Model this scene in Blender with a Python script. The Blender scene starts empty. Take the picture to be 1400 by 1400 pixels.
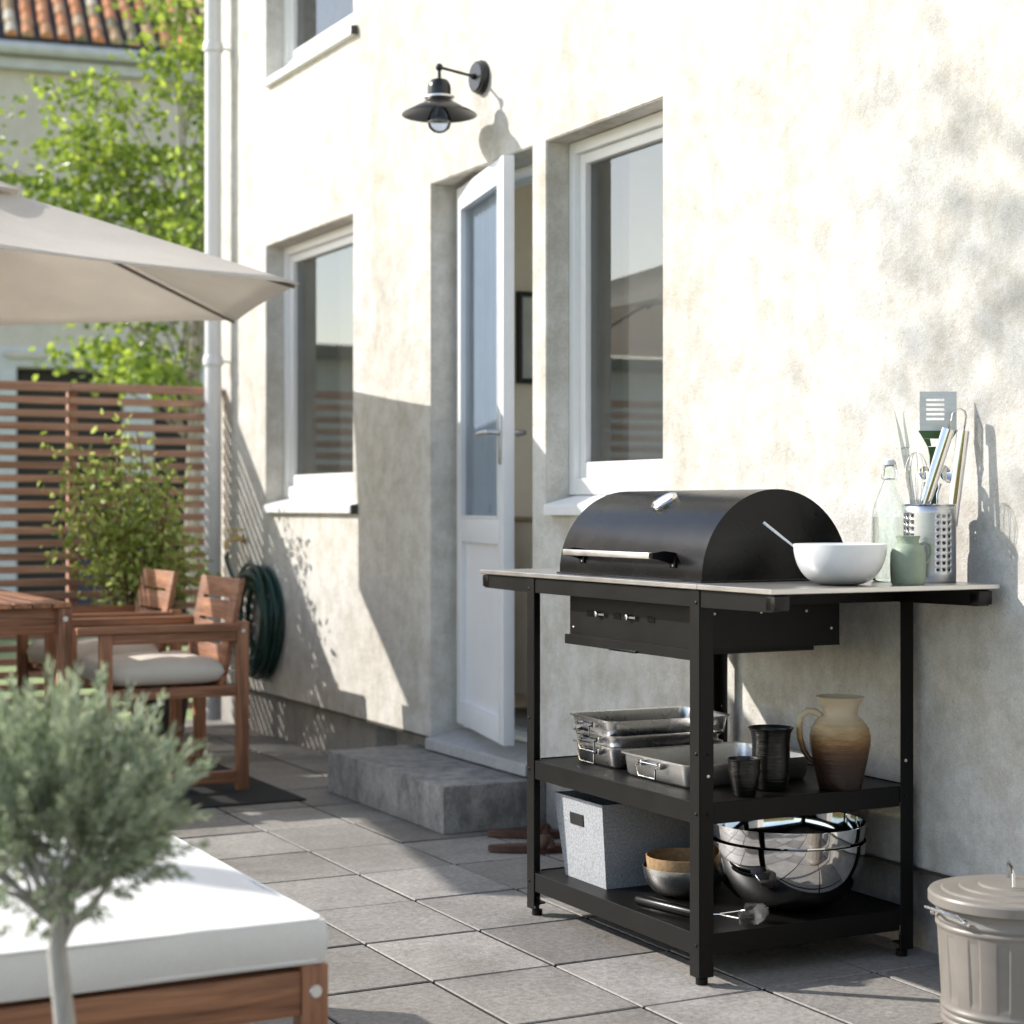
import bpy, bmesh, math, random
import numpy as np
from mathutils import Vector, Matrix
R = math.radians
S = bpy.context.scene
COL = S.collection
random.seed(7); rng = np.random.default_rng(7)

# ------------------------------------------------------------------ camera, sky, sun, exposure
cam = bpy.data.objects.new("camera", bpy.data.cameras.new("camera")); COL.objects.link(cam)
cam.location = (0, 0, 1.075); cam.rotation_euler = (R(90), 0, R(-27.35))
cam.data.sensor_width = 36; cam.data.lens = 2484 / 1400 * 36
cam.data.shift_y = -0.005; cam.data.clip_end = 400; cam.data.clip_start = 0.05
cam.data.dof.use_dof = True; cam.data.dof.focus_distance = 4.35; cam.data.dof.aperture_fstop = 3.5
S.camera = cam
SUN = Vector((-0.637, 0.570, 0.516)).normalized()          # towards the sun
w = bpy.data.worlds.new("World"); S.world = w; w.use_nodes = True
nt = w.node_tree
sky = nt.nodes.new("ShaderNodeTexSky"); sky.sky_type = 'NISHITA'; sky.sun_disc = False
sky.sun_elevation = math.asin(SUN.z); sky.sun_rotation = math.atan2(SUN.x, SUN.y)
sky.air_density = 1.0; sky.dust_density = 0.5; sky.ozone_density = 1.2
sh_ = nt.nodes.new("ShaderNodeHueSaturation"); sh_.inputs['Saturation'].default_value = 0.92
wb_ = nt.nodes.new("ShaderNodeMix"); wb_.data_type = 'RGBA'; wb_.blend_type = 'MULTIPLY'; wb_.inputs[0].default_value = 1.0; wb_.inputs[7].default_value = (1.09, 1.0, 0.92, 1)
nt.links.new(sky.outputs[0], sh_.inputs['Color']); nt.links.new(sh_.outputs[0], wb_.inputs[6]); nt.links.new(wb_.outputs[2], nt.nodes["Background"].inputs[0])
nt.nodes["Background"].inputs[1].default_value = 0.15
sl = bpy.data.lights.new("sun", 'SUN'); sl.energy = 2.95; sl.angle = R(0.55); sl.color = (1.0, 0.955, 0.895)
so = bpy.data.objects.new("sun", sl); COL.objects.link(so)
so.rotation_euler = SUN.to_track_quat('Z', 'Y').to_euler(); so.location = (-6, 6, 8)
S.view_settings.view_transform = 'Standard'; S.view_settings.look = 'None'
S.view_settings.exposure = 1.0; S.view_settings.gamma = 1.0
S.cycles.max_bounces = 10; S.cycles.transmission_bounces = 8; S.cycles.transparent_max_bounces = 12
S.cycles.use_denoising = True; S.cycles.caustics_refractive = False; S.cycles.caustics_reflective = False
S.cycles.sample_clamp_indirect = 6

# ------------------------------------------------------------------ materials
def newmat(name):
    m = bpy.data.materials.new(name); m.use_nodes = True
    return m, m.node_tree, m.node_tree.nodes["Principled BSDF"]
def noise(nt, scale, detail=4, rough=0.6, vec=None, stretch=None, coord='Object'):
    n = nt.nodes.new("ShaderNodeTexNoise"); n.inputs['Scale'].default_value = scale
    n.inputs['Detail'].default_value = detail; n.inputs['Roughness'].default_value = rough
    if vec is None:
        tc = nt.nodes.new("ShaderNodeTexCoord"); vec = tc.outputs[coord]
    if stretch:
        mp = nt.nodes.new("ShaderNodeMapping"); mp.inputs['Scale'].default_value = stretch
        nt.links.new(vec, mp.inputs[0]); vec = mp.outputs[0]
    nt.links.new(vec, n.inputs['Vector'])
    return n
def ramp(nt, src, stops):
    r = nt.nodes.new("ShaderNodeValToRGB"); nt.links.new(src, r.inputs[0])
    e = r.color_ramp.elements
    while len(e) > 1: e.remove(e[-1])
    e[0].position = stops[0][0]; e[0].color = (*stops[0][1], 1)
    for p, c in stops[1:]:
        k = e.new(p); k.color = (*c, 1)
    return r
def mixc(nt, a, b, fac, mode='MIX'):
    m = nt.nodes.new("ShaderNodeMix"); m.data_type = 'RGBA'; m.blend_type = mode
    if isinstance(fac, (int, float)): m.inputs[0].default_value = fac
    else: nt.links.new(fac, m.inputs[0])
    for i, v in ((6, a), (7, b)):
        if isinstance(v, tuple): m.inputs[i].default_value = (*v, 1)
        else: nt.links.new(v, m.inputs[i])
    return m.outputs[2]
def bump(nt, b, src, strength, dist=0.01, prev=None):
    n = nt.nodes.new("ShaderNodeBump"); n.inputs['Strength'].default_value = strength
    n.inputs['Distance'].default_value = dist; nt.links.new(src, n.inputs['Height'])
    if prev: nt.links.new(prev.outputs[0], n.inputs['Normal'])
    nt.links.new(n.outputs[0], b.inputs['Normal']); return n
def mat(name, base, rough=0.5, metal=0.0, var=0.15, scale=8, bstr=0.1, bscale=60, stretch=None, spec=None, rvar=0.1):
    m, nt, b = newmat(name)
    n = noise(nt, scale, 5, 0.6, stretch=stretch)
    lo = tuple(c * (1 - var) for c in base); hi = tuple(min(1, c * (1 + var)) for c in base)
    r = ramp(nt, n.outputs['Fac'], [(0.3, lo), (0.7, hi)])
    nt.links.new(r.outputs[0], b.inputs['Base Color'])
    b.inputs['Metallic'].default_value = metal
    mr = nt.nodes.new("ShaderNodeMapRange"); nt.links.new(n.outputs['Fac'], mr.inputs[0])
    mr.inputs[3].default_value = max(0.02, rough - rvar * rough); mr.inputs[4].default_value = min(1, rough + rvar * rough)
    nt.links.new(mr.outputs[0], b.inputs['Roughness'])
    if spec is not None: b.inputs['Specular IOR Level'].default_value = spec
    if bstr: bump(nt, b, noise(nt, bscale, 3, 0.6, stretch=stretch).outputs['Fac'], bstr, 0.004)
    return m
def leafmat(name, dark, light, trans=0.45, rough=0.45):
    m, nt, b = newmat(name)
    g = nt.nodes.new("ShaderNodeNewGeometry")
    r = ramp(nt, g.outputs['Random Per Island'], [(0.0, dark), (0.55, tuple((a + c) / 2 for a, c in zip(dark, light))), (1.0, light)])
    nt.links.new(r.outputs[0], b.inputs['Base Color']); b.inputs['Roughness'].default_value = rough
    t = nt.nodes.new("ShaderNodeBsdfTranslucent")
    hs = nt.nodes.new("ShaderNodeHueSaturation"); hs.inputs['Hue'].default_value = 0.485; hs.inputs['Value'].default_value = 1.7
    hs.inputs['Saturation'].default_value = 1.1
    nt.links.new(r.outputs[0], hs.inputs['Color']); nt.links.new(hs.outputs[0], t.inputs[0])
    mx = nt.nodes.new("ShaderNodeMixShader"); mx.inputs[0].default_value = trans
    nt.links.new(b.outputs[0], mx.inputs[1]); nt.links.new(t.outputs[0], mx.inputs[2])
    nt.links.new(mx.outputs[0], nt.nodes["Material Output"].inputs[0])
    return m
def woodmat(name, dark, light, axis='X', rough=0.5, sc=1.0):
    m, nt, b = newmat(name)
    st = {'X': (1.2, 22, 22), 'Y': (22, 1.2, 22), 'Z': (22, 22, 1.2)}[axis]
    n = noise(nt, 2.5 * sc, 6, 0.65, stretch=st); n.inputs['Distortion'].default_value = 0.6
    r = ramp(nt, n.outputs['Fac'], [(0.33, dark), (0.5, tuple((a + c) / 2 for a, c in zip(dark, light))), (0.66, light)])
    g = nt.nodes.new("ShaderNodeNewGeometry")
    hv = nt.nodes.new("ShaderNodeHueSaturation"); nt.links.new(r.outputs[0], hv.inputs['Color'])
    mr = nt.nodes.new("ShaderNodeMapRange"); nt.links.new(g.outputs['Random Per Island'], mr.inputs[0])
    mr.inputs[3].default_value = 0.78; mr.inputs[4].default_value = 1.25; nt.links.new(mr.outputs[0], hv.inputs['Value'])
    nt.links.new(hv.outputs[0], b.inputs['Base Color']); b.inputs['Roughness'].default_value = rough
    bump(nt, b, n.outputs['Fac'], 0.25, 0.002)
    return m
def plaster():
    m, nt, b = newmat("cream_plaster")
    big = noise(nt, 1.3, 6, 0.62, stretch=(1, 1, 0.55)); med = noise(nt, 7, 6, 0.7); fine = noise(nt, 55, 5, 0.7)
    r1 = ramp(nt, big.outputs['Fac'], [(0.33, (0.65, 0.625, 0.57)), (0.5, (0.72, 0.705, 0.665)), (0.68, (0.755, 0.745, 0.71))])
    r2 = ramp(nt, med.outputs['Fac'], [(0.3, (0.78, 0.755, 0.71)), (0.58, (1, 1, 1))])
    c = mixc(nt, r1.outputs[0], r2.outputs[0], 0.75, 'MULTIPLY')
    st = noise(nt, 3.2, 7, 0.75, stretch=(1, 1, 0.22))       # run-off streaks
    r3 = ramp(nt, st.outputs['Fac'], [(0.5, (1, 1, 1)), (0.66, (0.86, 0.835, 0.78))])
    c = mixc(nt, c, r3.outputs[0], 0.8, 'MULTIPLY')
    pit = ramp(nt, noise(nt, 85, 2, 0.5).outputs['Fac'], [(0.27, (0.72, 0.68, 0.6)), (0.33, (1, 1, 1))])
    c = mixc(nt, c, pit.outputs[0], 0.55, 'MULTIPLY')
    gr = ramp(nt, noise(nt, 210, 4, 0.8).outputs['Fac'], [(0.32, (0.74, 0.73, 0.70)), (0.62, (1.06, 1.06, 1.06))])
    c = mixc(nt, c, gr.outputs[0], 0.75, 'MULTIPLY')
    cl = ramp(nt, noise(nt, 14, 7, 0.8).outputs['Fac'], [(0.34, (0.82, 0.80, 0.76)), (0.6, (1, 1, 1))])
    c = mixc(nt, c, cl.outputs[0], 0.7, 'MULTIPLY')
    nt.links.new(c, b.inputs['Base Color']); b.inputs['Roughness'].default_value = 0.9
    b.inputs['Specular IOR Level'].default_value = 0.2
    p = bump(nt, b, med.outputs['Fac'], 0.35, 0.012)
    bump(nt, b, fine.outputs['Fac'], 0.6, 0.005, p)
    return m
def pavermat():
    m, nt, b = newmat("grey_concrete_paver")
    g = nt.nodes.new("ShaderNodeNewGeometry")
    tint = ramp(nt, g.outputs['Random Per Island'], [(0, (0.235, 0.220, 0.202)), (0.35, (0.305, 0.289, 0.268)), (0.7, (0.345, 0.329, 0.308)), (1, (0.41, 0.39, 0.365))])
    n1 = noise(nt, 2.2, 6, 0.65); n2 = noise(nt, 60, 4, 0.75); n3 = noise(nt, 9, 5, 0.6)
    r1 = ramp(nt, n1.outputs['Fac'], [(0.32, (0.70, 0.68, 0.655)), (0.5, (0.97, 0.96, 0.95)), (0.7, (1.08, 1.06, 1.04))])
    r2 = ramp(nt, n2.outputs['Fac'], [(0.3, (0.52, 0.52, 0.51)), (0.7, (1.22, 1.22, 1.22))])
    r3 = ramp(nt, n3.outputs['Fac'], [(0.35, (0.86, 0.85, 0.84)), (0.6, (1.0, 1.0, 1.0)), (0.8, (1.2, 1.19, 1.17))])
    c = mixc(nt, tint.outputs[0], r1.outputs[0], 1, 'MULTIPLY'); c = mixc(nt, c, r2.outputs[0], 0.8, 'MULTIPLY')
    c = mixc(nt, c, r3.outputs[0], 0.8, 'MULTIPLY')
    nt.links.new(c, b.inputs['Base Color'])
    rr = ramp(nt, n1.outputs['Fac'], [(0.3, (0.55,) * 3), (0.7, (0.8,) * 3)]); nt.links.new(rr.outputs[0], b.inputs['Roughness'])
    p = bump(nt, b, n3.outputs['Fac'], 0.4, 0.006); bump(nt, b, n2.outputs['Fac'], 0.8, 0.003, p)
    return m
def concretemat(name, lo, hi, dirt=0.5):
    m, nt, b = newmat(name)
    n1 = noise(nt, 4, 7, 0.7); n2 = noise(nt, 70, 4, 0.7); n3 = noise(nt, 11, 6, 0.75, stretch=(1, 1, 0.6))
    r1 = ramp(nt, n1.outputs['Fac'], [(0.3, lo), (0.7, hi)])
    r3 = ramp(nt, n3.outputs['Fac'], [(0.38, (dirt,) * 3), (0.55, (1, 1, 1))])
    r2 = ramp(nt, n2.outputs['Fac'], [(0.3, (0.75,) * 3), (0.7, (1.1,) * 3)])
    c = mixc(nt, r1.outputs[0], r3.outputs[0], 0.8, 'MULTIPLY'); c = mixc(nt, c, r2.outputs[0], 0.8, 'MULTIPLY')
    nt.links.new(c, b.inputs['Base Color']); b.inputs['Roughness'].default_value = 0.85
    p = bump(nt, b, n3.outputs['Fac'], 0.4, 0.006); bump(nt, b, n2.outputs['Fac'], 0.5, 0.003, p)
    return m
def steelmat(name, rough=0.25, col=(0.62, 0.62, 0.62), stretch=(60, 60, 2), bs=0.03):
    m, nt, b = newmat(name)
    b.inputs['Metallic'].default_value = 1
    n = noise(nt, 6, 4, 0.6, stretch=stretch)
    r = ramp(nt, n.outputs['Fac'], [(0.3, tuple(c * 0.9 for c in col)), (0.7, tuple(min(1, c * 1.08) for c in col))])
    nt.links.new(r.outputs[0], b.inputs['Base Color'])
    sm = noise(nt, 14, 3, 0.6)
    mr = nt.nodes.new("ShaderNodeMapRange"); nt.links.new(sm.outputs['Fac'], mr.inputs[0])
    mr.inputs[3].default_value = rough * 0.75; mr.inputs[4].default_value = rough * 1.3; nt.links.new(mr.outputs[0], b.inputs['Roughness'])
    if bs: bump(nt, b, n.outputs['Fac'], bs, 0.002)
    return m
def panemat(name="window_glass", ior=2.25):
    m, nt, b = newmat(name)
    nt.nodes.remove(b)
    f = nt.nodes.new("ShaderNodeFresnel"); f.inputs[0].default_value = ior
    n = noise(nt, 2.0, 2, 0.5)
    bp = nt.nodes.new("ShaderNodeBump"); bp.inputs['Strength'].default_value = 0.02; bp.inputs['Distance'].default_value = 0.01
    nt.links.new(n.outputs['Fac'], bp.inputs['Height'])
    gl = nt.nodes.new("ShaderNodeBsdfGlossy"); gl.inputs['Roughness'].default_value = 0.015
    nt.links.new(bp.outputs[0], gl.inputs['Normal'])
    tr = nt.nodes.new("ShaderNodeBsdfTransparent"); tr.inputs[0].default_value = (0.70, 0.76, 0.86, 1)
    mr = nt.nodes.new("ShaderNodeMapRange"); nt.links.new(f.outputs[0], mr.inputs[0])
    mr.inputs[3].default_value = 0.06; mr.inputs[4].default_value = 1.0
    mx = nt.nodes.new("ShaderNodeMixShader"); nt.links.new(mr.outputs[0], mx.inputs[0])
    nt.links.new(tr.outputs[0], mx.inputs[1]); nt.links.new(gl.outputs[0], mx.inputs[2])
    nt.links.new(mx.outputs[0], nt.nodes["Material Output"].inputs[0])
    return m
def glassmat(name, ior=1.45, col=(0.98, 1, 0.99)):
    m, nt, b = newmat(name)
    nt.nodes.remove(b)
    g = nt.nodes.new("ShaderNodeBsdfGlass"); g.inputs['Roughness'].default_value = 0.0; g.inputs['IOR'].default_value = ior
    g.inputs['Color'].default_value = (*col, 1)
    nt.links.new(g.outputs[0], nt.nodes["Material Output"].inputs[0])
    return m
def clothmat(name, base, sc=900, trans=0.0, bs=0.4):
    m, nt, b = newmat(name)
    n = noise(nt, sc, 2, 0.5); n2 = noise(nt, 5, 4, 0.6)
    r = ramp(nt, n2.outputs['Fac'], [(0.3, tuple(c * 0.93 for c in base)), (0.7, base)])
    r2 = ramp(nt, n.outputs['Fac'], [(0.3, (0.85,) * 3), (0.7, (1.05,) * 3)])
    c = mixc(nt, r.outputs[0], r2.outputs[0], 0.8, 'MULTIPLY')
    nt.links.new(c, b.inputs['Base Color']); b.inputs['Roughness'].default_value = 0.95; b.inputs['Specular IOR Level'].default_value = 0.15
    b.inputs['Sheen Weight'].default_value = 0.2
    p = bump(nt, b, n2.outputs['Fac'], 0.15, 0.02); bump(nt, b, n.outputs['Fac'], bs, 0.001, p)
    if trans:
        t = nt.nodes.new("ShaderNodeBsdfTranslucent"); nt.links.new(c, t.inputs[0])
        mx = nt.nodes.new("ShaderNodeMixShader"); mx.inputs[0].default_value = trans
        nt.links.new(b.outputs[0], mx.inputs[1]); nt.links.new(t.outputs[0], mx.inputs[2])
        nt.links.new(mx.outputs[0], nt.nodes["Material Output"].inputs[0])
    return m

M = {}
M['plaster'] = plaster()
M['plinth'] = concretemat("grey_plinth_render", (0.30, 0.28, 0.26), (0.42, 0.40, 0.37), 0.7)
M['paver'] = pavermat()
M['grout'] = mat("dark_joint_sand", (0.03, 0.028, 0.026), 0.95, bscale=200, bstr=0.4)
M['concrete'] = concretemat("stained_concrete", (0.24, 0.23, 0.215), (0.42, 0.405, 0.38), 0.45)
M['white'] = mat("white_painted_frame", (0.80, 0.80, 0.79), 0.4, var=0.03, bstr=0.03)
M['offwhite'] = mat("white_door_paint", (0.74, 0.75, 0.77), 0.38, var=0.03, bstr=0.03)
M['pane'] = panemat()
M['interior'] = mat("warm_interior_plaster", (0.90, 0.76, 0.65), 0.9, var=0.05, bstr=0.1)
M['tile'] = mat("interior_floor_tile", (0.28, 0.27, 0.26), 0.5, var=0.1)
M['black'] = mat("black_powder_coat", (0.0048, 0.0044, 0.0038), 0.42, var=0.25, bstr=0.12, bscale=500, spec=0.22, rvar=0.2)
M['lidblack'] = mat("black_enamel", (0.002, 0.002, 0.0022), 0.27, var=0.1, bstr=0.0, bscale=300, spec=0.28, rvar=0.25)
M['lampblack'] = mat("black_lamp_metal", (0.009, 0.0085, 0.009), 0.28, var=0.1, bstr=0.0)
M['top'] = steelmat("stainless_top", 0.34, (0.58, 0.57, 0.55), (3, 60, 60), 0.05)
M['steel'] = steelmat("brushed_steel", 0.27, (0.74, 0.73, 0.71))
M['chrome'] = steelmat("polished_steel", 0.05, (0.72, 0.72, 0.72), (3, 3, 3), 0)
M['satin'] = steelmat("satin_steel", 0.33, (0.56, 0.565, 0.58), (3, 3, 50), 0.04)
M['dull'] = steelmat("bright_tray_steel", 0.36, (0.74, 0.73, 0.71), (50, 3, 50), 0.04)
M['bowlwhite'] = mat("white_glazed_ceramic", (0.78, 0.79, 0.80), 0.18, var=0.04, scale=14, bstr=0.06, bscale=16)
M['jug'] = mat("pale_green_speckled_glaze", (0.27, 0.33, 0.24), 0.45, var=0.12, scale=20, bstr=0.2, bscale=120)
M['blackclay'] = mat("dark_stoneware", (0.006, 0.0055, 0.005), 0.26, var=0.5, scale=12, bstr=0.5, bscale=30, stretch=(0.3, 0.3, 5))
M['greenplastic'] = mat("green_plastic", (0.06, 0.13, 0.04), 0.35, var=0.1)
M['bin'] = mat("taupe_enamel", (0.235, 0.212, 0.185), 0.40, var=0.12, bstr=0.05, bscale=40)
M['leather'] = mat("brown_leather", (0.075, 0.03, 0.018), 0.5, var=0.3, scale=30, bstr=0.3, bscale=200)
M['rug'] = mat("black_woven_rug", (0.018, 0.018, 0.019), 0.95, var=0.3, scale=300, bstr=0.8, bscale=400)
M['white_cloth'] = clothmat("white_cushion_fabric", (0.80, 0.79, 0.76), 700)
M['beige_cloth'] = clothmat("beige_seat_pad_fabric", (0.66, 0.61, 0.54), 500)
M['canopy'] = clothmat("beige_parasol_canvas", (0.87, 0.83, 0.765), 300, 0.48, 0.2)
M['curtain'] = clothmat("sheer_curtain_fabric", (0.86, 0.80, 0.70), 600, 0.45)
M['door_reflection'] = clothmat('pale_blue_reflection_cloth', (0.66, 0.71, 0.73), 600, 0.35, 0.1)  # pale tint stands in for bright sky reflected in the door glass
M['wood'] = woodmat("brown_stained_acacia", (0.13, 0.050, 0.024), (0.42, 0.195, 0.10), 'X')
M['wood_y'] = woodmat("brown_stained_acacia_lengthwise", (0.13, 0.050, 0.024), (0.42, 0.195, 0.10), 'Y')
M['wood_z'] = woodmat("brown_stained_acacia_upright", (0.13, 0.050, 0.024), (0.42, 0.195, 0.10), 'Z')
M['fence'] = woodmat("reddish_fence_wood", (0.30, 0.155, 0.10), (0.58, 0.35, 0.25), 'X', 0.7)
M['fence_z'] = woodmat("reddish_fence_wood_upright", (0.24, 0.115, 0.072), (0.46, 0.26, 0.18), 'Z', 0.7)
M['palewood'] = mat("pale_interior_wood", (0.45, 0.33, 0.2), 0.5, var=0.15, stretch=(10, 10, 1))
M['brass'] = mat("brass", (0.55, 0.42, 0.2), 0.3, 1.0)
M['hose'] = mat("dark_green_rubber", (0.012, 0.05, 0.038), 0.35, var=0.2)
M['pipe'] = mat("white_pipe_paint", (0.66, 0.66, 0.66), 0.35, var=0.04)
M['darkpot'] = mat("dark_pot", (0.04, 0.038, 0.036), 0.6)
M['soil'] = mat("soil", (0.04, 0.028, 0.02), 0.95, bstr=0.8, bscale=60)
M['bark'] = mat("pale_grey_bark", (0.36, 0.35, 0.32), 0.85, var=0.3, scale=30, bstr=0.5, bscale=80, stretch=(3, 3, 0.5))
M['treebark'] = mat("grey_brown_bark", (0.34, 0.31, 0.27), 0.9, var=0.3, scale=14, bstr=0.6, bscale=40, stretch=(3, 3, 0.5))
M['bushbark'] = mat("reddish_twig_bark", (0.18, 0.10, 0.06), 0.9, var=0.3)
M['leaf_olive'] = leafmat("grey_green_leaf", (0.13, 0.18, 0.10), (0.46, 0.52, 0.36), 0.35)
M['leaf_bush'] = leafmat("yellow_green_leaf", (0.14, 0.20, 0.04), (0.46, 0.54, 0.20), 0.45)
M['leaf_tree'] = leafmat("bright_green_leaf", (0.10, 0.17, 0.03), (0.34, 0.43, 0.10), 0.5, 0.28)
M['grass'] = mat("lawn_green", (0.26, 0.32, 0.13), 0.9, var=0.35, scale=3, bstr=1, bscale=90)
M['bwall'] = concretemat("weathered_pale_render", (0.64, 0.57, 0.49), (0.74, 0.67, 0.59), 0.92)
M['bwhite'] = concretemat("white_render", (0.62, 0.63, 0.64), (0.72, 0.73, 0.74), 0.92)
M['bdark'] = mat("dark_doorway_board", (0.012, 0.012, 0.011), 0.5)
M['bluedark'] = mat("dark_blue_panel", (0.03, 0.035, 0.07), 0.4)
M['zinc'] = mat("zinc_gutter", (0.58, 0.58, 0.58), 0.5, 0.0, 0.1)
M['darkmetal'] = mat("dark_flashing", (0.06, 0.055, 0.05), 0.6)
M['umbmetal'] = mat("parasol_pole_metal", (0.15, 0.13, 0.11), 0.4)
M['art'] = mat("pale_art_paper", (0.6, 0.58, 0.55), 0.8)
M['rivet'] = mat("pale_screw_head", (0.75, 0.74, 0.70), 0.35, 0.6, 0.05)
M['glass'] = glassmat("clear_glass", 1.45)
M['water'] = glassmat("water", 1.33, (0.97, 0.98, 0.97))
M['doorpane'] = panemat('door_glass', 1.12)
M['slab'] = concretemat('pale_sill_stone', (0.40, 0.40, 0.40), (0.50, 0.50, 0.50), 0.85)
M['bulb'] = panemat("bulb_glass", 1.3)
def clayglaze():
    m, nt, b = newmat("cream_to_brown_glaze")
    tc = nt.nodes.new("ShaderNodeTexCoord"); sp = nt.nodes.new("ShaderNodeSeparateXYZ"); nt.links.new(tc.outputs['Object'], sp.inputs[0])
    n = noise(nt, 30, 4, 0.7, stretch=(1, 1, 4)); ad = nt.nodes.new("ShaderNodeMath"); ad.operation = 'MULTIPLY_ADD'
    nt.links.new(n.outputs['Fac'], ad.inputs[0]); ad.inputs[1].default_value = 0.05; nt.links.new(sp.outputs[2], ad.inputs[2])
    mr = nt.nodes.new("ShaderNodeMapRange"); nt.links.new(ad.outputs[0], mr.inputs[0]); mr.inputs[1].default_value = 0; mr.inputs[2].default_value = 0.24
    r = ramp(nt, mr.outputs[0], [(0.08, (0.016, 0.008, 0.006)), (0.36, (0.035, 0.015, 0.009)), (0.50, (0.10, 0.045, 0.016)), (0.60, (0.26, 0.14, 0.045)), (0.70, (0.42, 0.29, 0.14)), (0.82, (0.55, 0.45, 0.31)), (1, (0.55, 0.45, 0.31))])
    nt.links.new(r.outputs[0], b.inputs['Base Color']); b.inputs['Roughness'].default_value = 0.4
    bump(nt, b, noise(nt, 20, 3, 0.6, stretch=(0.2, 0.2, 12)).outputs['Fac'], 0.5, 0.004)
    return m
M['clay'] = clayglaze()
def specklemat(name, base, spot, sc, th=0.5):
    m, nt, b = newmat(name)
    n = noise(nt, sc, 3, 0.7)
    r = ramp(nt, n.outputs['Fac'], [(th - 0.1, spot), (th + 0.1, base)])
    nt.links.new(r.outputs[0], b.inputs['Base Color']); b.inputs['Roughness'].default_value = 0.75
    bump(nt, b, n.outputs['Fac'], 0.3, 0.002)
    return m
M['felt'] = specklemat("grey_speckled_felt", (0.42, 0.43, 0.445), (0.27, 0.28, 0.295), 170)
M['bamboo'] = specklemat("pressed_bamboo", (0.44, 0.29, 0.15), (0.33, 0.20, 0.09), 90)
def roofmat():
    m, nt, b = newmat("clay_roof_tile")
    g = nt.nodes.new("ShaderNodeNewGeometry")
    r = ramp(nt, g.outputs['Random Per Island'], [(0, (0.20, 0.17, 0.10)), (0.15, (0.40, 0.32, 0.18)), (0.3, (0.62, 0.24, 0.10)), (0.6, (0.72, 0.32, 0.15)), (0.8, (0.66, 0.40, 0.24)), (1, (0.64, 0.60, 0.46))])
    n = noise(nt, 3, 5, 0.6)
    r2 = ramp(nt, n.outputs['Fac'], [(0.3, (0.6, 0.62, 0.5)), (0.6, (1, 1, 1))])
    c = mixc(nt, r.outputs[0], r2.outputs[0], 0.8, 'MULTIPLY')
    nt.links.new(c, b.inputs['Base Color']); b.inputs['Roughness'].default_value = 0.85
    return m
M['rooftile'] = roofmat()

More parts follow.
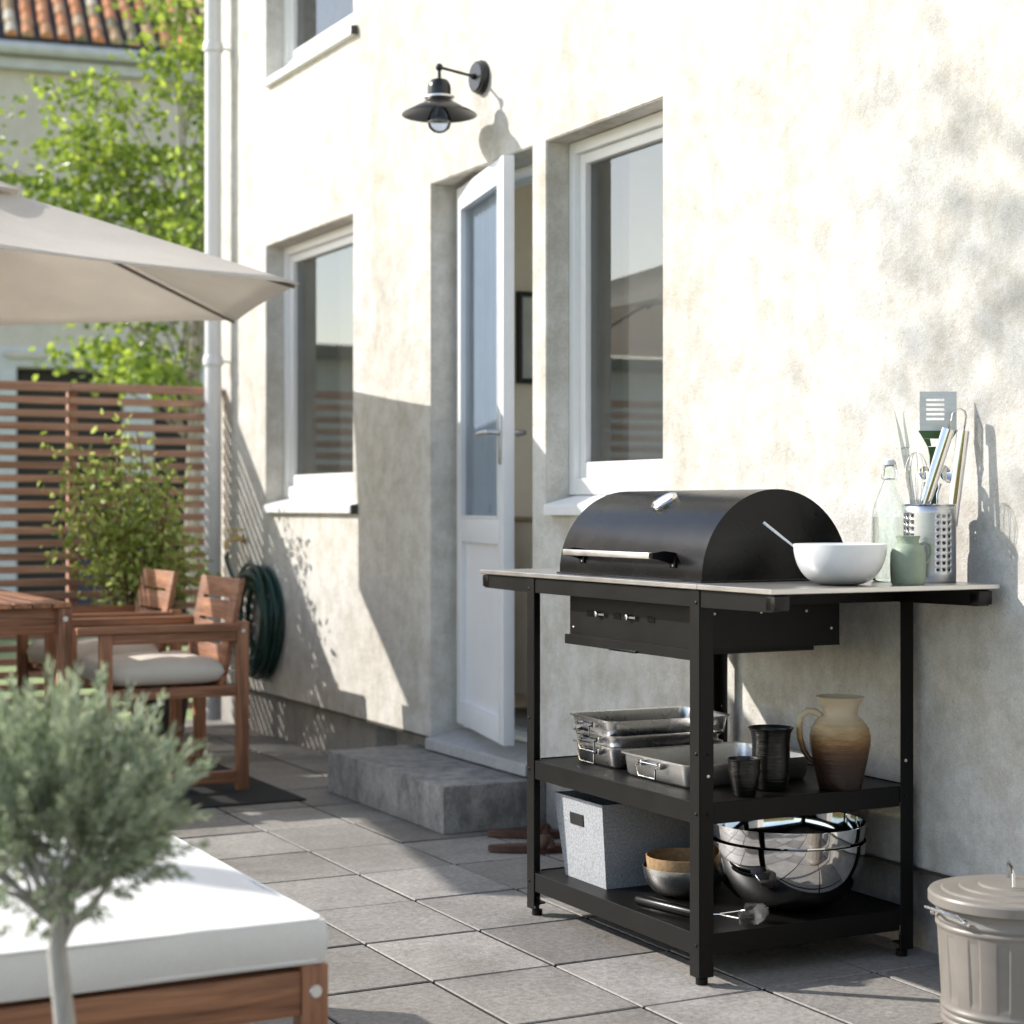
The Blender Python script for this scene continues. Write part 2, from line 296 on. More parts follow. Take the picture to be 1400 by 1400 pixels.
# ------------------------------------------------------------------ mesh helpers
class MB:
    """collects primitives in one bmesh, then links them as ONE mesh object"""
    def __init__(s): s.bm = bmesh.new()
    def merge(s, b2, mtx=None):
        me = bpy.data.meshes.new("tmp")
        if mtx is not None: bmesh.ops.transform(b2, matrix=mtx, verts=b2.verts)
        b2.to_mesh(me); b2.free(); s.bm.from_mesh(me); bpy.data.meshes.remove(me); return s
    def box(s, x0, x1, y0, y1, z0, z1, bev=0.0, seg=2, mtx=None):
        b = bmesh.new(); bmesh.ops.create_cube(b, size=1)
        for v in b.verts:
            v.co = Vector((x0 + (v.co.x + .5) * (x1 - x0), y0 + (v.co.y + .5) * (y1 - y0), z0 + (v.co.z + .5) * (z1 - z0)))
        if bev: bmesh.ops.bevel(b, geom=b.edges[:], offset=bev, segments=seg, profile=0.6, affect='EDGES')
        return s.merge(b, mtx)
    def tube(s, pts, r, n=10, closed=False, cap=True):
        pts = [Vector(p) for p in pts]; N = len(pts)
        rs = r if isinstance(r, (list, tuple)) else [r] * N
        rings = []; up = None
        for i, p in enumerate(pts):
            if closed: t = pts[(i + 1) % N] - pts[i - 1]
            else: t = (pts[min(i + 1, N - 1)] - pts[max(i - 1, 0)])
            t.normalize()
            if up is None: up = t.orthogonal().normalized()
            a = (up - t * up.dot(t))
            a = a.normalized() if a.length > 1e-5 else t.orthogonal().normalized()
            up = a; bb = t.cross(a)
            rings.append([s.bm.verts.new(p + (a * math.cos(2 * math.pi * k / n) + bb * math.sin(2 * math.pi * k / n)) * rs[i]) for k in range(n)])
        m = N if closed else N - 1
        for i in range(m):
            A = rings[i]; B = rings[(i + 1) % N]
            off = 0
            if closed and i == m - 1:
                off = min(range(n), key=lambda o: (A[0].co - B[o].co).length)
            for k in range(n):
                s.bm.faces.new((A[k], A[(k + 1) % n], B[(k + 1 + off) % n], B[(k + off) % n]))
        if cap and not closed:
            s.bm.faces.new(rings[0][::-1]); s.bm.faces.new(rings[-1])
        return s
    def lathe(s, prof, c=(0, 0, 0), n=48, mtx=None, rfun=None, close=False):
        b = bmesh.new(); rings = []
        for (r, z) in prof:
            if r < 1e-6: rings.append([b.verts.new((0, 0, z))]); continue
            ring = []
            for k in range(n):
                a = 2 * math.pi * k / n; rr = r * (rfun(a, z) if rfun else 1)
                ring.append(b.verts.new((rr * math.cos(a), rr * math.sin(a), z)))
            rings.append(ring)
        if close: rings.append(rings[0])
        for A, B in zip(rings, rings[1:]):
            if len(A) == 1 and len(B) == 1: continue
            for k in range(n):
                k2 = (k + 1) % n
                if len(A) == 1: b.faces.new((A[0], B[k2], B[k]))
                elif len(B) == 1: b.faces.new((A[k], A[k2], B[0]))
                else: b.faces.new((A[k], A[k2], B[k2], B[k]))
        bmesh.ops.transform(b, matrix=Matrix.Translation(c), verts=b.verts)
        return s.merge(b, mtx)
    def prism(s, poly, h0, h1, plane='XY', bev=0.0, mtx=None):
        b = bmesh.new()
        def P(u, v, h): return {'XY': (u, v, h), 'XZ': (u, h, v), 'YZ': (h, u, v)}[plane]
        A = [b.verts.new(P(u, v, h0)) for u, v in poly]; B = [b.verts.new(P(u, v, h1)) for u, v in poly]
        b.faces.new(A); b.faces.new(B[::-1]); n = len(poly)
        for k in range(n): b.faces.new((A[k], B[k], B[(k + 1) % n], A[(k + 1) % n]))
        bmesh.ops.recalc_face_normals(b, faces=b.faces)
        if bev: bmesh.ops.bevel(b, geom=b.edges[:], offset=bev, segments=2, affect='EDGES')
        return s.merge(b, mtx)
    def sphere(s, c, r, u=16, v=10, sc=(1, 1, 1)):
        b = bmesh.new(); bmesh.ops.create_uvsphere(b, u_segments=u, v_segments=v, radius=r)
        return s.merge(b, Matrix.Translation(c) @ Matrix.Diagonal((*sc, 1)))
    def cyl(s, p0, p1, r, n=16): return s.tube([p0, p1], r, n)
    def build(s, name, m, parent=None, smooth=True, angle=35, loc=None, rot=None, normals=True):
        if normals: bmesh.ops.recalc_face_normals(s.bm, faces=s.bm.faces)
        me = bpy.data.meshes.new(name); s.bm.to_mesh(me); s.bm.free()
        o = bpy.data.objects.new(name, me); COL.objects.link(o)
        me.materials.append(M[m] if isinstance(m, str) else m)
        if smooth:
            me.polygons.foreach_set("use_smooth", [True] * len(me.polygons)); me.set_sharp_from_angle(angle=R(angle))
        if parent: o.parent = parent
        if loc: o.location = loc
        if rot is not None: o.rotation_euler = rot
        return o
def tag(o, label=None, cat=None, group=None, kind=None):
    if label: o['label'] = label
    if cat: o['category'] = cat
    if group: o['group'] = group
    if kind: o['kind'] = kind
    return o
def thing(name, label, cat, loc=(0, 0, 0), rz=0, group=None):
    o = bpy.data.objects.new(name, None); COL.objects.link(o); o.empty_display_size = 0.1
    o.location = loc; o.rotation_euler = (0, 0, rz); return tag(o, label, cat, group)
def copy_tree(o, parent=None):
    c = o.copy(); COL.objects.link(c)
    if parent: c.parent = parent
    for ch in list(o.children): copy_tree(ch, c)
    return c
def struct(o): o['kind'] = 'structure'; return o
def leaves(name, P, D, L, W, m, parent=None, fold=0.25):
    """many separate leaf faces: P bases, D directions, L lengths, W widths"""
    N = len(P); D = D / np.linalg.norm(D, axis=1, keepdims=True)
    rnd = rng.normal(size=(N, 3)); Sd = np.cross(D, rnd); Sd /= np.linalg.norm(Sd, axis=1, keepdims=True) + 1e-9
    Nn = np.cross(D, Sd); L = np.broadcast_to(L, N)[:, None]; W = np.broadcast_to(W, N)[:, None]
    v0 = P; v1 = P + D * L * .35 + Sd * W * .5 + Nn * W * fold; v2 = P + D * L * .75 + Sd * W * .38 + Nn * W * fold * .6
    v3 = P + D * L; v4 = P + D * L * .75 - Sd * W * .38 + Nn * W * fold * .6; v5 = P + D * L * .35 - Sd * W * .5 + Nn * W * fold
    V = np.stack([v0, v1, v2, v3, v4, v5], 1).reshape(-1, 3)
    b = np.arange(N)[:, None] * 6
    F = np.concatenate([b + np.array([0, 1, 2, 3]), b + np.array([0, 3, 4, 5])], 1).reshape(-1)
    me = bpy.data.meshes.new(name); me.vertices.add(len(V)); me.vertices.foreach_set("co", V.astype(np.float32).ravel())
    me.loops.add(len(F)); me.loops.foreach_set("vertex_index", F.astype(np.int32))
    me.polygons.add(2 * N); me.polygons.foreach_set("loop_start", np.arange(0, 8 * N, 4, dtype=np.int32))
    me.update(calc_edges=True); me.validate()
    o = bpy.data.objects.new(name, me); COL.objects.link(o); me.materials.append(M[m])
    if parent: o.parent = parent
    return o

# ------------------------------------------------------------------ ground
gm = MB()
gm.box(-60, 60, -40, 80, -0.3, -0.06)
struct(gm.build('ground', 'grass', smooth=False))
gm = MB(); gm.box(-4.6, 2.95, -4.2, 8.95, -0.06, -0.028)
struct(gm.build('paving_bed', 'grout', smooth=False))
SX, SY, X0, Y0 = 0.314, 0.397, 1.730, 3.741
pv = MB(); i0 = -20; g = 0.0050; c = 0.0017
for i in range(i0, 4):
    for j in range(-20, 13):
        x0 = X0 + i * SX + g; x1 = min(X0 + (i + 1) * SX - g, 2.913); y0 = Y0 + j * SY + g; y1 = Y0 + (j + 1) * SY - g
        if x1 - x0 < .02 or (x0 > 2.9): continue
        h = random.uniform(-.0012, .0012); tx = random.uniform(-.002, .002); ty = random.uniform(-.002, .002)
        mx = (x0 + x1) / 2; my = (y0 + y1) / 2
        def Z(x, y, b=0): return h + (x - mx) * tx * 2 + (y - my) * ty * 2 + b
        bm = pv.bm
        top = [bm.verts.new((x, y, Z(x, y))) for x, y in ((x0 + c, y0 + c), (x1 - c, y0 + c), (x1 - c, y1 - c), (x0 + c, y1 - c))]
        mid = [bm.verts.new((x, y, Z(x, y, -.003))) for x, y in ((x0, y0), (x1, y0), (x1, y1), (x0, y1))]
        bot = [bm.verts.new((v.co.x, v.co.y, -.04)) for v in mid]
        bm.faces.new(top)
        for k in range(4):
            k2 = (k + 1) % 4
            bm.faces.new((mid[k], mid[k2], top[k2], top[k])); f_ = bm.faces.new((bot[k], bot[k2], mid[k2], mid[k])); f_.material_index = 1
pvo = struct(pv.build('pavement', 'paver', smooth=False, normals=False)); pvo.data.materials.append(M['grout'])

# ------------------------------------------------------------------ house
WX = 2.88
house = thing('house', 'large cream plastered house with an open glazed door, white windows and a grey plinth', 'house', (WX, 3, 0))
def hp(mb, name, m, parent=house, **k):
    o = mb.build(name, m, parent, **k)
    if parent is house: o.matrix_parent_inverse = Matrix.Translation((-WX, -3, 0))
    return o
WL = (7.007, 8.07); WR = (4.595, 5.32); DO = (5.42, 6.233); ZT = 2.292; ZS = 1.06
openings = [(*WL, ZS, ZT), (*WR, ZS, ZT), (*DO, 0.195, ZT), (*WL, ZS + 1.978, ZT + 1.978), (*WR, ZS + 1.978, ZT + 1.978)]
ys = sorted({-4.0, 8.92, *WL, *WR, *DO}); zs = sorted({0.205, 6.6, ZS, ZT, 0.195 if False else 0.205, ZS + 1.978, ZT + 1.978})
XI = 3.20
wb = bmesh.new(); gv = {}
def gvert(y, z, x):
    k = (round(y, 4), round(z, 4), x)
    if k not in gv: gv[k] = wb.verts.new((x, y, z))
    return gv[k]
def solid(y, z): return not any(a < y < b and c_ < z < d for a, b, c_, d in openings)
yy = []
for a, b in zip(ys, ys[1:]): yy.append((a, b, True))
def cellsolid(iy, iz):
    if iy < 0 or iz < 0 or iy >= len(ys) - 1 or iz >= len(zs) - 1: return False
    return solid((ys[iy] + ys[iy + 1]) / 2, (zs[iz] + zs[iz + 1]) / 2)
for iy in range(len(ys) - 1):
    for iz in range(len(zs) - 1):
        if not cellsolid(iy, iz): continue
        a, b_, c_, d = ys[iy], ys[iy + 1], zs[iz], zs[iz + 1]
        for x in (WX, XI):
            wb.faces.new([gvert(a, c_, x), gvert(b_, c_, x), gvert(b_, d, x), gvert(a, d, x)])
        for (jy, jz, p, q) in ((iy - 1, iz, (a, c_), (a, d)), (iy + 1, iz, (b_, c_), (b_, d)), (iy, iz - 1, (a, c_), (b_, c_)), (iy, iz + 1, (a, d), (b_, d))):
            if not cellsolid(jy, jz):
                wb.faces.new([gvert(*p, WX), gvert(*q, WX), gvert(*q, XI), gvert(*p, XI)])
bmesh.ops.recalc_face_normals(wb, faces=wb.faces)
be = [e for e in wb.edges if len(e.link_faces) == 2 and abs(e.verts[0].co.x - WX) < 1e-4 and abs(e.verts[1].co.x - WX) < 1e-4
      and e.link_faces[0].normal.dot(e.link_faces[1].normal) < .5]
bmesh.ops.bevel(wb, geom=be, offset=0.004, segments=2, affect='EDGES')
mb = MB(); mb.merge(wb); hp(mb, 'outer_wall', 'plaster', smooth=False)
# plinth with a shallow cellar opening beside the step
mb = MB()
mb.box(2.915, 3.30, -4.0, 6.36, -.05, .2045); mb.box(2.915, 3.30, 6.84, 8.90, -.05, .2045)
mb.box(3.0, 3.30, 6.36, 6.84, -.05, .2045); mb.box(2.916, 3.0, 6.36, 6.84, .185, .2045); mb.box(2.916, 3.0, 6.36, 6.84, -.05, .03)
hp(mb, 'plinth', 'plinth', smooth=False)
mb = MB(); mb.box(2.875, 2.93, -4.0, DO[0] - .002, .199, .2045); mb.box(2.875, 2.93, DO[1] + .002, 8.92, .199, .2045)
hp(mb, 'drip_edge', 'darkmetal', smooth=False)
# room behind, its back left open so more daylight gets in
mb = MB()
mb.box(XI, 5.4, 3.9, 3.98, .2, 2.75); hp(mb, 'interior_wall', 'interior', smooth=False)
mb = MB(); mb.box(XI + .001, 5.4, 6.75, 6.85, .2, 2.75); hp(mb, 'interior_wall', 'interior', smooth=False)
mb = MB(); mb.box(XI, 5.4, 8.8, 8.9, .2, 2.75); hp(mb, 'interior_wall', 'interior', smooth=False)
mb = MB(); mb.box(XI, 5.5, 3.9, 8.9, 2.75, 2.85); hp(mb, 'ceiling', 'white', smooth=False)
mb = MB(); mb.box(XI + .002, 5.5, 3.9, 8.9, .18, .235); hp(mb, 'interior_floor', 'tile', smooth=False)
mb = MB(); mb.box(XI + 1.2, XI + 1.3, 3.9, 8.85, 2.851, 6.5); hp(mb, 'upper_room_wall', 'interior', smooth=False)
mb = MB(); mb.prism([(2.55, 6.55), (4.2, 7.5), (5.8, 6.55), (5.8, 6.65), (4.2, 7.65), (2.55, 6.67)], -4.2, 9.1, 'XZ'); hp(mb, 'roof', 'rooftile', smooth=False)
mb = MB(); mb.box(3.21, 5.5, 8.902, 8.92, -.05, 6.5); hp(mb, 'gable_wall', 'plaster', smooth=False)
# threshold
mb = MB(); mb.prism([(2.855, .165), (2.855, .20), (2.862, .206), (2.985, .232), (3.205, .236), (3.205, .165)], DO[0] + .002, DO[1] - .002, 'XZ'); hp(mb, 'threshold', 'slab', smooth=False)

def ring(mb, x0, x1, y0, y1, z0, z1, wd, wtop=None, wbot=None, bev=.003):
    wt = wtop or wd; wbt = wbot or wd
    mb.box(x0, x1, y0, y0 + wd, z0, z1, bev); mb.box(x0, x1, y1 - wd, y1, z0, z1, bev)
    mb.box(x0 + .0006, x1 - .0006, y0 + wd - .001, y1 - wd + .001, z1 - wt, z1 - .0006, bev); mb.box(x0 + .0006, x1 - .0006, y0 + wd - .001, y1 - wd + .001, z0 + .0006, z0 + wbt, bev)
def window(y0, y1, z0, zt, label):
    mb = MB(); zb = z0 + .055
    ring(mb, 2.965, 3.05, y0 + .002, y1 - .002, zb, zt - .002, .04, .04, .055)
    f = hp(mb, 'window', 'white'); f['label'] = label
    def sub(mb, n, m, **k): o = mb.build(n, m, f, **k); return o
    mb = MB(); ring(mb, 2.984, 3.04, y0 + .043, y1 - .043, zb + .056, zt - .043, .036, .036, .052, .004); sub(mb, 'sash', 'white')
    mb = MB(); mb.bm.faces.new([mb.bm.verts.new(p) for p in ((3.006, y0 + .07, zb + .09), (3.006, y0 + .07, zt - .07), (3.006, y1 - .07, zt - .07), (3.006, y1 - .07, zb + .09))]); sub(mb, 'pane', 'pane', smooth=False, normals=False)
    mb = MB(); mb.prism([(2.852, z0 - .012), (2.852, z0 + .018), (2.858, z0 + .024), (2.985, z0 + .056), (2.985, z0 + .03), (2.90, z0 + .01), (2.885, z0 - .012)], y0 - .05, y1 - .03, 'XZ', .002)
    sub(mb, 'sill', 'white')
    mb = MB(); mb.box(2.849, 2.879, y0 - .056, y0 - .051, z0 - .014, z0 + .024, .001); sub(mb, 'sill_end_cap', 'darkmetal')
window(*WL, ZS, ZT, 'far ground floor window with white frame beside the parasol tip')
window(*WR, ZS, ZT, 'ground floor window above the barbecue, right of the open door')
window(*WL, ZS + 1.978, ZT + 1.978, 'upper floor window at the top edge, above the far window')
# door frame + leaf
mb = MB(); ring(mb, 3.013, 3.085, DO[0] + .002, DO[1] - .002, .236, ZT - .002, .04, .045, .02)
hp(mb, 'door_frame', 'offwhite')
hinge = Vector((2.968, 6.19)); free = Vector((2.812, 5.497)); dv = free - hinge; DW = dv.length
door = MB(); zb, zt = .262, 2.262
zt = 2.272
door.box(0, .07, -.04, 0, zb, zt, .003); door.box(DW - .07, DW, -.04, 0, zb, zt, .003)
door.box(.0695, DW - .0695, -.0395, -.0005, zt - .08, zt - .001, .003); door.box(.0695, DW - .0695, -.0395, -.0005, zb + .001, zb + .085, .003)
door.box(.0695, DW - .0695, -.0395, -.0005, .945, 1.035, .003); door.box(.068, DW - .068, -.020, -.012, zb + .08, .95)
drot = math.atan2(dv.y, dv.x)
dl = door.build('door', 'offwhite', house); dl.location = (hinge.x - WX + .037, hinge.y - 3 - .008, 0); dl.rotation_euler = (0, 0, drot)
mb = MB(); mb.bm.faces.new([mb.bm.verts.new(p) for p in ((.066, -.022, 1.03), (DW - .066, -.022, 1.03), (DW - .066, -.022, zt - .077), (.066, -.022, zt - .077))]); mb.build('pane', 'doorpane', dl, smooth=False, normals=False)
mb = MB(); ring2 = mb
for (a, b, c_, d) in ((.07, .078, 1.035, zt - .08), (DW - .078, DW - .07, 1.035, zt - .08)): mb.box(a, b, -.043, -.008, c_, d, .001)
mb.box(.078, DW - .078, -.043, -.008, 1.035, 1.043, .001); mb.box(.078, DW - .078, -.043, -.008, zt - .088, zt - .08, .001)
mb.build('glazing_bead', 'offwhite', dl)
mb = MB(); hu = DW - .035
for s_, y in ((-1, -.04), (1, 0)):
    yo = y + s_ * .006
    mb.box(hu - .016, hu + .016, min(y, yo), max(y, yo), 1.22, 1.39, .003)
    mb.tube([(hu, y, 1.33), (hu, y + s_ * .03, 1.33), (hu - .003, y + s_ * .046, 1.33), (hu - .018, y + s_ * .052, 1.33), (hu - .12, y + s_ * .052, 1.327)], .0085, 10)
mb.build('handle', 'satin', dl)
mb = MB()
A_ = [(mb.bm.verts.new((.072 + (DW - .144) * k / 60, .004 + .0035 * math.sin(k * .9), 1.0)), mb.bm.verts.new((.072 + (DW - .144) * k / 60, .004 + .0035 * math.sin(k * .9), zt - .06))) for k in range(61)]
for p_, q_ in zip(A_, A_[1:]): mb.bm.faces.new((p_[0], q_[0], q_[1], p_[1]))
mb.build('reflection_sheet', 'door_reflection', dl, angle=80)  # sheet added behind the pane, coloured like the sky's reflection
# downpipe (stands 8 cm off the wall near the corner)
mb = MB(); px, py = 2.796, 8.60
mb.tube([(px, py, .03), (px, py, 6.5)], .041, 24); dpz = MB()
dp = hp(mb, 'downpipe', 'pipe')
for z in (0.35, 1.79, 3.33, 4.75):
    mb = MB(); mb.lathe([(.043, z - .022), (.05, z - .02), (.05, z + .015), (.043, z + .03)], (px, py, 0), 24)
    mb.cyl((px + .04, py, z), (WX + .01, py, z), .006, 8); mb.build('pipe_bracket', 'pipe', dp)
# curtains inside the windows
def curtain(y0, y1, z0, z1, label):
    mb = MB(); n = 70; cols = []
    for k in range(n + 1):
        y = y0 + (y1 - y0) * k / n; x = 3.075 + .022 * math.sin(k * 1.15) + .01 * math.sin(k * .37)
        cols.append((mb.bm.verts.new((x, y, z0)), mb.bm.verts.new((x + .004 * math.sin(k), y, z1))))
    for a, b in zip(cols, cols[1:]): mb.bm.faces.new((a[0], b[0], b[1], a[1]))
    o = mb.build('curtain', 'curtain', angle=80); tag(o, label, 'curtain', None); return o
curtain(WL[1] - .40, WL[1] + .05, .9, 2.5, 'beige curtain gathered at the left inside the far window')
curtain(WR[1] - .17, WR[1] + .04, .9, 2.5, 'beige curtain gathered at the left inside the window above the barbecue')

# ------------------------------------------------------------------ things of the interior
t = thing('picture_frame', 'framed picture on the beige wall inside the open doorway', 'picture', (3.69, 6.75, 1.785))
mb = MB()
for a, b, c_, d in ((-.18, -.16, -.192, .192), (.16, .18, -.192, .192), (-.16, .16, .172, .192), (-.16, .16, -.192, -.172)): mb.box(a, b, -.025, 0, c_, d, .002)
mb.build('frame', 'bdark', t); mb = MB(); mb.box(-.16, .16, -.012, -.002, -.172, .172); mb.build('picture_sheet', 'art', t, smooth=False)
t = thing('cabinet', 'pale cabinet standing against the wall inside the doorway', 'cabinet', (3.75, 6.5, .235))
mb = MB(); mb.box(-.35, .45, -.1, .22, .08, .78, .004); mb.build('carcass', 'interior', t)
mb = MB(); mb.box(-.36, .46, -.11, .225, .781, .80, .003); mb.build('cabinet_top', 'palewood', t)
for x in (-.32, .38):
    mb = MB(); mb.box(x, x + .03, -.08, -.05, 0, .08); mb.build('leg', 'bdark', t)
t = thing('dining_chair', 'curved pale wood chair back seen inside the doorway', 'chair', (3.56, 6.2, .235))
mb = MB(); mb.tube([(-.2, 0, 0), (-.2, 0, .45), (-.19, .02, .72), (-.1, .06, .82), (.1, .06, .82), (.19, .02, .72), (.2, 0, .45), (.2, 0, 0)], .014, 8); mb.build('backrest', 'palewood', t)
mb = MB(); mb.box(-.21, .21, -.38, .02, .43, .46, .01); mb.build('seat', 'palewood', t)
for x in (-.19, .19):
    mb = MB(); mb.cyl((x, -.35, 0), (x, -.35, .44), .014, 8); mb.build('leg', 'palewood', t)

# ------------------------------------------------------------------ front step
mb = MB(); mb.box(2.532, 2.913, 5.384, 6.41, .0015, .158, .006)
tag(mb.build('front_step', 'concrete'), 'stained grey concrete block step below the open door', 'step')

# ------------------------------------------------------------------ wall lamp
LY, LZ = 5.80, 2.605
lamp = thing('wall_lamp', 'black outdoor wall lamp with a conical shade and clear bulb above the door', 'lamp', (WX, LY, LZ))
mb = MB(); mt = Matrix.Rotation(R(-90), 4, 'Y')
mb.lathe([(0, 0), (.06, 0), (.06, .012), (.055, .016), (.055, .026), (.05, .03), (0, .031)], n=40, mtx=mt); mb.build('wall_plate', 'lampblack', lamp)
mb = MB(); mb.tube([(-.03, 0, 0), (-.168, 0, .018)], .0055, 10); mb.sphere((-.168, 0, .018), .014); mb.cyl((-.168, 0, .018), (-.168, 0, -.03), .006, 10); mb.sphere((-.035, 0, 0), .011); mb.build('arm', 'lampblack', lamp)
mb = MB(); mb.lathe([(.008, -.02), (.03, -.028), (.039, -.042), (.041, -.055), (.041, -.085), (.037, -.085)], (-.168, 0, 0), 40); mb.build('cap', 'lampblack', lamp)
mb = MB(); mb.lathe([(.034, -.085), (.055, -.086), (.055, -.092), (.05, -.094), (.045, -.1), (.037, -.1)], (-.168, 0, 0), 40); mb.build('collar', 'steel', lamp)
mb = MB(); mb.lathe([(.034, -.098), (.05, -.103), (.131, -.147), (.133, -.151), (.129, -.149), (.05, -.107), (.03, -.102)], (-.168, 0, 0), 56); mb.build('lamp_shade', 'lampblack', lamp)
mb = MB(); mb.lathe([(0, -.118), (.018, -.12), (.03, -.135), (.042, -.165), (.042, -.18), (.036, -.198), (.02, -.211), (0, -.215)], (-.168, 0, 0), 32); mb.build('bulb', 'bulb', lamp)

# ------------------------------------------------------------------ fence: two slatted panels between posts
def fence_panel(x0, x1, label):
    t = thing('fence_panel', label, 'fence', ((x0 + x1) / 2, 8.70, 0), 0, 'slatted fence panels across the end of the terrace')
    h = (x1 - x0) / 2; k = 0; z = 1.60; mb = MB()
    while z > .06:
        dz = random.uniform(-.001, .001)
        mb.box(-h, h, -.011, .011, z - .034 + dz, z + dz, .002, 1); z -= .062
    mb.build('slats', 'fence', t)
    mb = MB(); mb.box(-h, h, -.03, .03, 1.628, 1.668, .003); mb.build('top_rail', 'fence', t)
    for x in (-h,):
        mb = MB(); mb.box(x, x + .045, .012, .06, 0, 1.6275, .003); mb.build('upright', 'fence_z', t)
for (a, b, l) in ((2.112, 2.868, 'slatted reddish wood fence panel next to the house, behind the leafy bush'),
                  (.98, 2.1105, 'slatted reddish wood fence panel at the left edge, behind the dining table'),
                  (-.25, .97, 'slatted reddish wood fence panel mirrored in the window above the barbecue'),
                  (-1.5, -.26, 'slatted reddish wood fence panel beyond the left of the picture'),
                  (-2.75, -1.51, 'slatted reddish wood fence panel farthest from the house')):
    fence_panel(a, b, l)

# ------------------------------------------------------------------ neighbouring building
bt = thing('neighbour_building', 'pale grey building with a mottled orange clay tile roof behind the fence', 'building', (4.657, 16.82, 0), R(-8.7))
mb = MB()   # local: x along the facade, y away
ops = [(-1.03, -.06), (.22, .62)]; zt_ = 2.37
xs_ = [-3.6, -1.03, -.06, .22, .62, 8.0]
mb.box(-3.6, 8, 0, .3, 2.36, 5.45); 
for a, b in ((-3.6, -1.03), (-.06, .22), (.62, 8.0)): mb.box(a, b, .0, .3, -.1, 2.358)
mb.build('wall', 'bwall', bt, smooth=False)
mb = MB(); 
for a, b in ((-3.6, -1.031), (-.059, .219), (.621, 8.0)): mb.box(a, b, -.02, -.001, -.1, 2.55)
mb.box(-1.031, -.059, -.02, -.001, 2.372, 2.55); mb.box(.219, .621, -.02, -.001, 2.372, 2.55)
mb.build('lower_render', 'bwhite', bt, smooth=False)
mb = MB(); mb.box(-1.13, .72, -.06, -.021, 2.45, 2.50); mb.build('lintel', 'bwall', bt)
mb = MB(); mb.box(-1.2, .8, .18, .22, -.1, 2.4); mb.build('doorway_board', 'bdark', bt, smooth=False)
mb = MB(); mb.box(-.5, -.08, .12, .17, -.1, 1.1); mb.build('doorway_panel', 'bluedark', bt)
mb = MB(); mb.box(-3.6, -3.3, .3, 9, -.1, 5.45); mb.box(-3.3, 8, 8.7, 9, -.1, 5.45); mb.build('side_wall', 'bwall', bt, smooth=False)
mb = MB(); mb.tube([(-3.8, -.16, 5.27), (8, -.16, 5.27)], .065, 12); mb.box(-3.7, 8, -.10, -.001, 5.10, 5.20); mb.build('gutter', 'zinc', bt)
# pantiles: overlapping half-barrel tiles in rows
tb = bmesh.new(); tw = .158; tl = .27; pit = R(36)
for i in range(72):
    for j in range(14):
        bx = -3.7 + i * tw + random.uniform(-.006, .006); by = -.26 + j * tl; n = 7; A = []; B = []
        lift = .014 + random.uniform(0, .004)
        for k in range(n):
            a = math.pi * k / (n - 1); u = bx + tw / 2 - math.cos(a) * tw * .36; hgt = math.sin(a) * .062
            for lst, s_, e in ((A, 0, lift), (B, tl * 1.12, 0)):
                yy_ = by + s_; lst.append(tb.verts.new((u, yy_ * math.cos(pit), 5.50 + yy_ * math.sin(pit) + hgt + e)))
        for k in range(n - 1): tb.faces.new((A[k], A[k + 1], B[k + 1], B[k]))
        tb.faces.new(A[::-1])
mb = MB(); mb.merge(tb); mb.build('roof', 'rooftile', bt, angle=50)
mb = MB(); mb.prism([(-.18, 5.32), (4.6, 5.32 + 4.78 * math.tan(pit)), (9.3, 5.32), (9.3, 5.35), (4.6, 5.35 + 4.78 * math.tan(pit)), (-.18, 5.35)], -3.8, 8, 'YZ'); mb.build('roof_deck', 'bdark', bt, smooth=False)

# ------------------------------------------------------------------ trees
def limb(mb, p0, p1, r0, r1, sag=0.1, n=8, jit=.04):
    p0, p1 = Vector(p0), Vector(p1); pts = []; rs = []
    for k in range(n + 1):
        f = k / n; p = p0.lerp(p1, f); p.z += math.sin(f * math.pi) * sag * (p1 - p0).length
        if 0 < k < n: p += Vector([random.uniform(-jit, jit) for _ in range(3)]) * (p1 - p0).length * .5
        pts.append(p); rs.append(r0 + (r1 - r0) * f)
    mb.tube(pts, rs, 7); return pts
def cluster_leaves(centres, per, spread, flat=.5):
    P = []; D = []
    for c_, s_ in centres:
        n = int(per * s_); q = rng.normal(size=(n, 3)) * np.array([1, 1, flat]) * spread * s_
        P.append(q + np.array(c_)); d = q * .6 / (spread * s_) + rng.normal(size=(n, 3)) * .6 + np.array([0, 0, -.25]); D.append(d)
    return np.concatenate(P), np.concatenate(D)
tr = thing('garden_tree', 'tall leafy tree with bright green foliage between the fence and the grey building', 'tree', (3.55, 11.6, -.06))
mb = MB(); limb(mb, (.1, 0, 0), (.12, .1, 2.0), .06, .05, 0, 6, .02); limb(mb, (.12, .1, 2.0), (.4, .3, 4.8), .05, .02, .03)
cents = []
base = Vector((3.55, 11.6, -.06))
specs = []
for k in range(42):
    a = random.uniform(0, 2 * math.pi); z = random.uniform(2.45, 4.55); rr = random.uniform(.5, 1.5) * (1 - .5 * max(0, (z - 3.0) / 1.6))
    e = Vector((math.cos(a) * rr * 1.0, math.sin(a) * rr * .8, z)); specs.append(e)
specs = [q for q in specs if not (q.z > 3.9 and q.x < -.1)]
specs += [Vector((-.85, .3, 3.1)), Vector((-.6, .2, 3.3)), Vector((-.95, .2, 2.9)), Vector((-.4, .3, 2.9)), Vector((-.7, .3, 2.8)), Vector((-.3, .2, 3.5)), Vector((-1.1, .3, 3.35)), Vector((-.75, 0, 3.55)), Vector((-.75, .25, 2.05)), Vector((-.5, .1, 2.2)), Vector((-.25, -.3, 1.95)), Vector((-.15, .3, 2.15)), Vector((-.95, -.1, 3.75)), Vector((-1.2, .1, 3.1)), Vector((-1.0, 0, 2.75)), Vector((-.6, .1, 3.9)), Vector((.0, .1, 4.5)), Vector((-.15, -.1, 4.25))]
